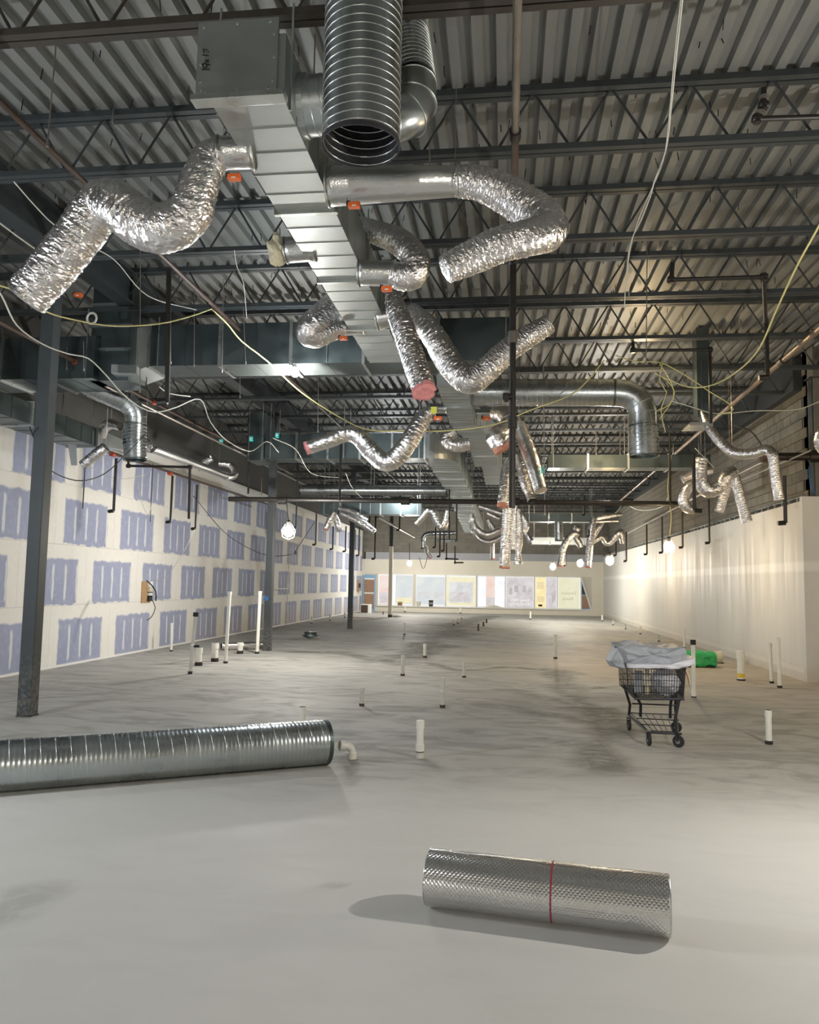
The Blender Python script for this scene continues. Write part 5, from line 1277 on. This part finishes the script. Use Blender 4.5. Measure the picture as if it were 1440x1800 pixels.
# left edge px 1073, right edge 1205; top 1132, bottom 1177
def outl(pts, y): return [Yp(a, b_, y) for a, b_ in pts]
def slab(name, front, y0, y1, mat, amp=.02, seedv=0):
    # outline (pixels on plane y0) extruded back to y1 with rumpled surface
    P0 = []; 
    for (a, b_), (c_, d_) in zip(front, front[1:]+front[:1]):
        for k in range(6): P0.append((a+(c_-a)*k/6, b_+(d_-b_)*k/6))
    n = len(P0); cx_ = sum(p[0] for p in P0)/n; cy_ = sum(p[1] for p in P0)/n
    rings = [(0., -.01), (.45, -.015), (.8, -.01), (1., .02)]; v = []
    for s_, dy in rings:
        for a, b_ in P0:
            q = Yp(cx_+(a-cx_)*s_, cy_+(b_-cy_)*s_, y0); q.y += dy
            q += Vector((0, 1, .5))*amp*noise.noise(Vector((q.x*9+seedv, q.z*16, seedv))); v.append(q)
    for f_ in (.25, .5, .75, 1.):
        for a, b_ in P0:
            q = Yp(a, b_, y0); q.y = y0+(y1-y0)*f_; q += Vector((.7, 0, 1))*amp*noise.noise(Vector((q.x*8+seedv, q.y*8, q.z*9))); v.append(q)
    N = len(rings)+4
    m = MB(); m.add(v, [(i*n+k, i*n+(k+1) % n, (i+1)*n+(k+1) % n, (i+1)*n+k) for i in range(N-1) for k in range(n)]+[tuple((N-1)*n+k for k in range(n))])
    return m.build(name, mat, sh, smooth=False)
slab('main_fold', [(1086,1136),(1115,1133),(1150,1138),(1206,1140),(1210,1160),(1204,1168),(1160,1169),(1104,1170),(1092,1158)], 8.56, 9.2, 'sheet_grey', .035, 1)
slab('left_corner', [(1086,1140),(1096,1156),(1100,1176),(1082,1174),(1073,1163)], 8.52, 8.9, 'sheet_grey', .03, 4)
slab('white_edge', [(1102,1168),(1190,1166),(1222,1157),(1224,1168),(1196,1177),(1104,1175)], 8.53, 9.1, 'bag_white', .02, 7)
slab('upper_wrinkle', [(1092,1135),(1108,1130),(1126,1131),(1140,1137),(1100,1139)], 8.75, 9.15, 'bag_white', .03, 9)
MB().tube([Yp(1112,1130,8.9), Yp(1124,1126,8.9)], .004, 5).build('loose_tip', 'sheet_grey', sh)
bag = empty('plastic_bag', (1.7, 8.9, .5), 'white plastic bag inside the cart basket', 'bag')
cb = Vector((1.735, 8.86, .645))
def bagp(u, k):
    a = 2*PI*k; f = math.sin(PI*min(max(u, .04), .96)); q = Vector((.155*f**.5*math.cos(a), .2*f**.5*math.sin(a), -.15+.29*u))
    return cb+q*(1+.2*noise.noise(q*9)+.12*noise.noise(q*26))
blob('bag_body', bagp, 26, 48, 'bag_white', bag, False)
MB().tube([cb+Vector((0, 0, .12)), cb+Vector((.01, -.02, .16)), cb+Vector((.03, 0, .175))], [.02, .012, .026], 8).build('bag_neck', 'bag_white', bag)
bx_ = empty('wooden_offcut', (1.52, 8.8, .5), 'pale upright offcut inside the cart at left', 'offcut'); box_part(bx_, 1.505, 1.545, 8.75, 8.8, .50, .77, 'board', 'beige', .004); box_part(bx_, 1.40, 1.49, 8.82, 8.86, .50, .74, 'backing_board', 'sheet_grey', .004)
st_ = empty('hanging_strap', Yp(1205,1176,8.9), 'pale strap hanging from the right side of the cart', 'strap')
MB().tube([Yp(1205,1176,8.8), Yp(1211,1190,8.8), Yp(1213.5,1205,8.8)], .008, 6).build('strap', 'beige', st_); MB().tube([Yp(1203,1176,8.82), Yp(1208,1188,8.82), Yp(1213,1206,8.82)], .005, 6).build('strap_end', 'pink_wool', st_)
# ---- green bundle and beige cylinder behind the cart
g0 = Zp(1226,1175,0); g1 = Zp(1262,1175,0)
gb = empty('green_bundle', (g0.x, g0.y, 0), 'bundle wrapped in bright green plastic behind the cart', 'bundle')
gx0, gx1, gy = Zp(1206,1174,0).x, g1.x, g1.y; ght = Yp(1240,1147,gy).z
def gfn(u, k):
    a = 2*PI*k; x = gx0+(gx1-gx0)*u; c_, s_ = math.cos(a), math.sin(a); pw = lambda q: math.copysign(abs(q)**.45, q)
    e_ = .94 if u in (0, 1) else 1.
    q = Vector((x, gy+.32+.30*pw(c_)*e_, ght/2+ght/2*.98*pw(s_)*e_)); return q+Vector((.01, .035, .03))*(noise.noise(q*6)+.6*noise.noise(q*15))
blob('green_wrap', gfn, 26, 60, 'green_wrap', gb, False)
MB().box(gx0+.02, gx1-.02, gy+.05, gy+.55, 0, .02).build('wrapped_load', 'box_dark', gb)
cy0 = Zp(1275,1168,0); r_ = px2m(cy0, 10.5)
cyl = empty('beige_roll', (cy0.x, cy0.y, r_), 'beige roll lying behind the green bundle', 'roll')
MB().tube([(gx1-.15, cy0.y+.25, r_), (cy0.x-.03, cy0.y+.25, r_), (cy0.x, cy0.y+.25, r_)], [r_*.98, r_, r_*.85], 28).build('roll_body', 'beige', cyl)
MB().tube([(cy0.x+.001, cy0.y+.25, r_), (cy0.x+.012, cy0.y+.25, r_)], r_*.3, 16).build('core', 'box_dark', cyl)
gp = empty('white_block', Zp(1265,1166,0), 'small white block between green bundle and beige roll', 'block')
q = Zp(1266,1166,0); box_part(gp, q.x-.04, q.x+.05, q.y-.03, q.y+.03, .02, .26, 'block_body', 'white_paint', .006); box_part(gp, q.x-.045, q.x+.075, q.y-.035, q.y+.035, 0, .02, 'foot', 'box_dark')
# ---- wall board on left wall
a = Xp(247,1060,XL); b = Xp(256,1022,XL)
wb = empty('wooden_wall_board', (XL+.03, a.y, a.z), 'wooden board with small electrical boxes on the purple wall', 'board')
z0, z1, y0 = a.z, Xp(247,1022,XL).z, a.y
box_part(wb, XL+.002, XL+.03, y0, y0+.42, z0, z1, 'board', 'wood', .003)
for k, (f, mt) in enumerate([(.78, 'white_paint'), (.5, 'beige'), (.3, 'pvc_old'), (.12, 'rubber')]):
    box_part(wb, XL+.03, XL+.09, y0+.25, y0+.40, z0+(z1-z0)*f-.02, z0+(z1-z0)*f+.11, 'electrical_box', mt, .006)
P = Xp(643,1030,-7.95); P.y = YF-.9; wj = empty('junction_board', P, 'small cluttered junction board at the far end of the left wall', 'board')
box_part(wj, XL+.002, XL+.06, P.y-.5, P.y-.1, P.z-.35, P.z+.35, 'board', 'wood'); box_part(wj, XL+.06, XL+.14, P.y-.42, P.y-.2, P.z-.1, P.z+.15, 'box', 'box_dark')
# ---- far end small things
def crate(label, px0, px1, py0, py1, Y, dep, mat, inner=None, floor=True):
    a = Yp(px0, py0, Y); b = Yp(px1, py1, Y); z0 = 0 if floor else b.z
    e = empty('box', ((a.x+b.x)/2, Y, z0), label, 'box'); box_part(e, a.x, b.x, Y, Y+dep, z0, a.z, 'box_body', mat, .005)
    if inner: box_part(e, a.x+.03, b.x-.12, Y-.012, Y, z0+.03, a.z-.04, 'front_panel', inner)
    else: box_part(e, a.x+.02, b.x-.02, Y-.008, Y, z0+(a.z-z0)*.45, z0+(a.z-z0)*.5, 'tape', 'beige')
    return e
yb0 = Zp(640,1078,0).y
crate('pale box with dark brown front on the floor by the blue door', 634, 650.5, 1062, 1078, yb0, .5, 'white_paint', 'box_dark')
SY = YF-.11
def on_sill(e_label, px, w, h, kind):
    P = Yp(px, 1064, SY-.0); c = Vector((P.x, YF-.06, .342))
    if kind == 'box':
        e = empty('box', c, e_label, 'box'); box_part(e, c.x-w, c.x+w, c.y-.05, c.y+.05, c.z, c.z+h, 'box_body', 'cardboard', .004); box_part(e, c.x-w*.6, c.x+w*.6, c.y-.056, c.y-.05, c.z+h*.3, c.z+h*.6, 'box_label', 'box_dark')
    else:
        e = empty('bucket', c, e_label, 'bucket'); mt, lid = (('pvc_old', 'flange') if kind == 'white' else ('rubber', 'white_paint'))
        MB().lathe([(.001, 0), (w*.85, 0), (w, h*.95)], c, 20).build('bucket_body', mt, e); MB().lathe([(w*1.08, h*.9), (w*1.08, h), (.001, h)], c, 20).build('lid', lid, e)
        MB().lathe([(w*.955, h*.3), (w*.99, h*.6)], c, 20).build('bucket_label', 'beige' if kind == 'white' else 'steel_pipe', e)
on_sill('small brown box on the far window sill left of the buckets', 703, .13, .22, 'box')
on_sill('white bucket on the far window sill', 736, .12, .26, 'white')
on_sill('black bucket with white lid on the far window sill', 757.5, .13, .38, 'black')
P = Zp(697,1085,0); e = empty('crumpled_paper', (P.x, P.y, 0), 'crumpled white paper on the floor beside the tan column', 'paper')
def pp(u, k):
    a = 2*PI*k; f = math.sin(PI*min(max(u, .05), .95)); q = Vector((-.28+.56*u, .15*f*math.cos(a), .07+.07*f*math.sin(a))); return Vector((P.x, P.y, 0))+q*(1+.3*noise.noise(q*9))
blob('paper_body', pp, 10, 14, 'white_paint', e, False); MB().box(P.x-.3, P.x-.1, P.y-.1, P.y+.1, 0, .02).build('paper_flap', 'white_paint', e)
P = Yp(866,1066,SY); e = empty('dust_sheet', (P.x, YF-.06, .34), 'rumpled pale cloth on the far window sill', 'cloth')
def cl(u, k):
    a = 2*PI*k; f = math.sin(PI*min(max(u, .04), .96)); q = Vector((-.55+1.1*u, .05*f*math.cos(a), .06*f+.07*f*math.sin(a)+.05*abs(noise.noise(Vector((u*6, 1, 2)))))); return Vector((P.x, YF-.06, .342))+q
blob('cloth_body', cl, 16, 12, 'mud', e, False); MB().box(P.x-.5, P.x+.5, YF-.1, YF-.03, .342, .35).build('cloth_hem', 'mud', e)
P = Zp(620,1088,0); e = empty('red_debris', (P.x, P.y, 0), 'thin red cord on the floor by the far left wall', 'cord')
MB().tube([Vector(s) for s in spline([(P.x-.3, P.y+1.2, .01), (P.x+.1, P.y+.9, .01), (P.x+.5, P.y+1.1, .01), (P.x+.9, P.y+.4, .01)], .1)], .012, 6).build('cord', 'red_paint', e)
# light switch box, outlets on the right wall
for px, py, lb in [(1111.5,991,'small round white fitting on the far part of the right wall'),(1252,967,'small white outlet box on the right wall below the foil U')]:
    P = Xp(px, py, XR); e = empty('wall_box', P, lb, 'wall box'); box_part(e, XR-.02, XR-.001, P.y-.12, P.y+.12, P.z-.06, P.z+.06, 'box_face', 'white_paint', .004); box_part(e, XR-.024, XR-.02, P.y-.05, P.y+.05, P.z-.03, P.z+.03, 'socket_plate', 'pvc_old')
bpy.context.view_layer.update()
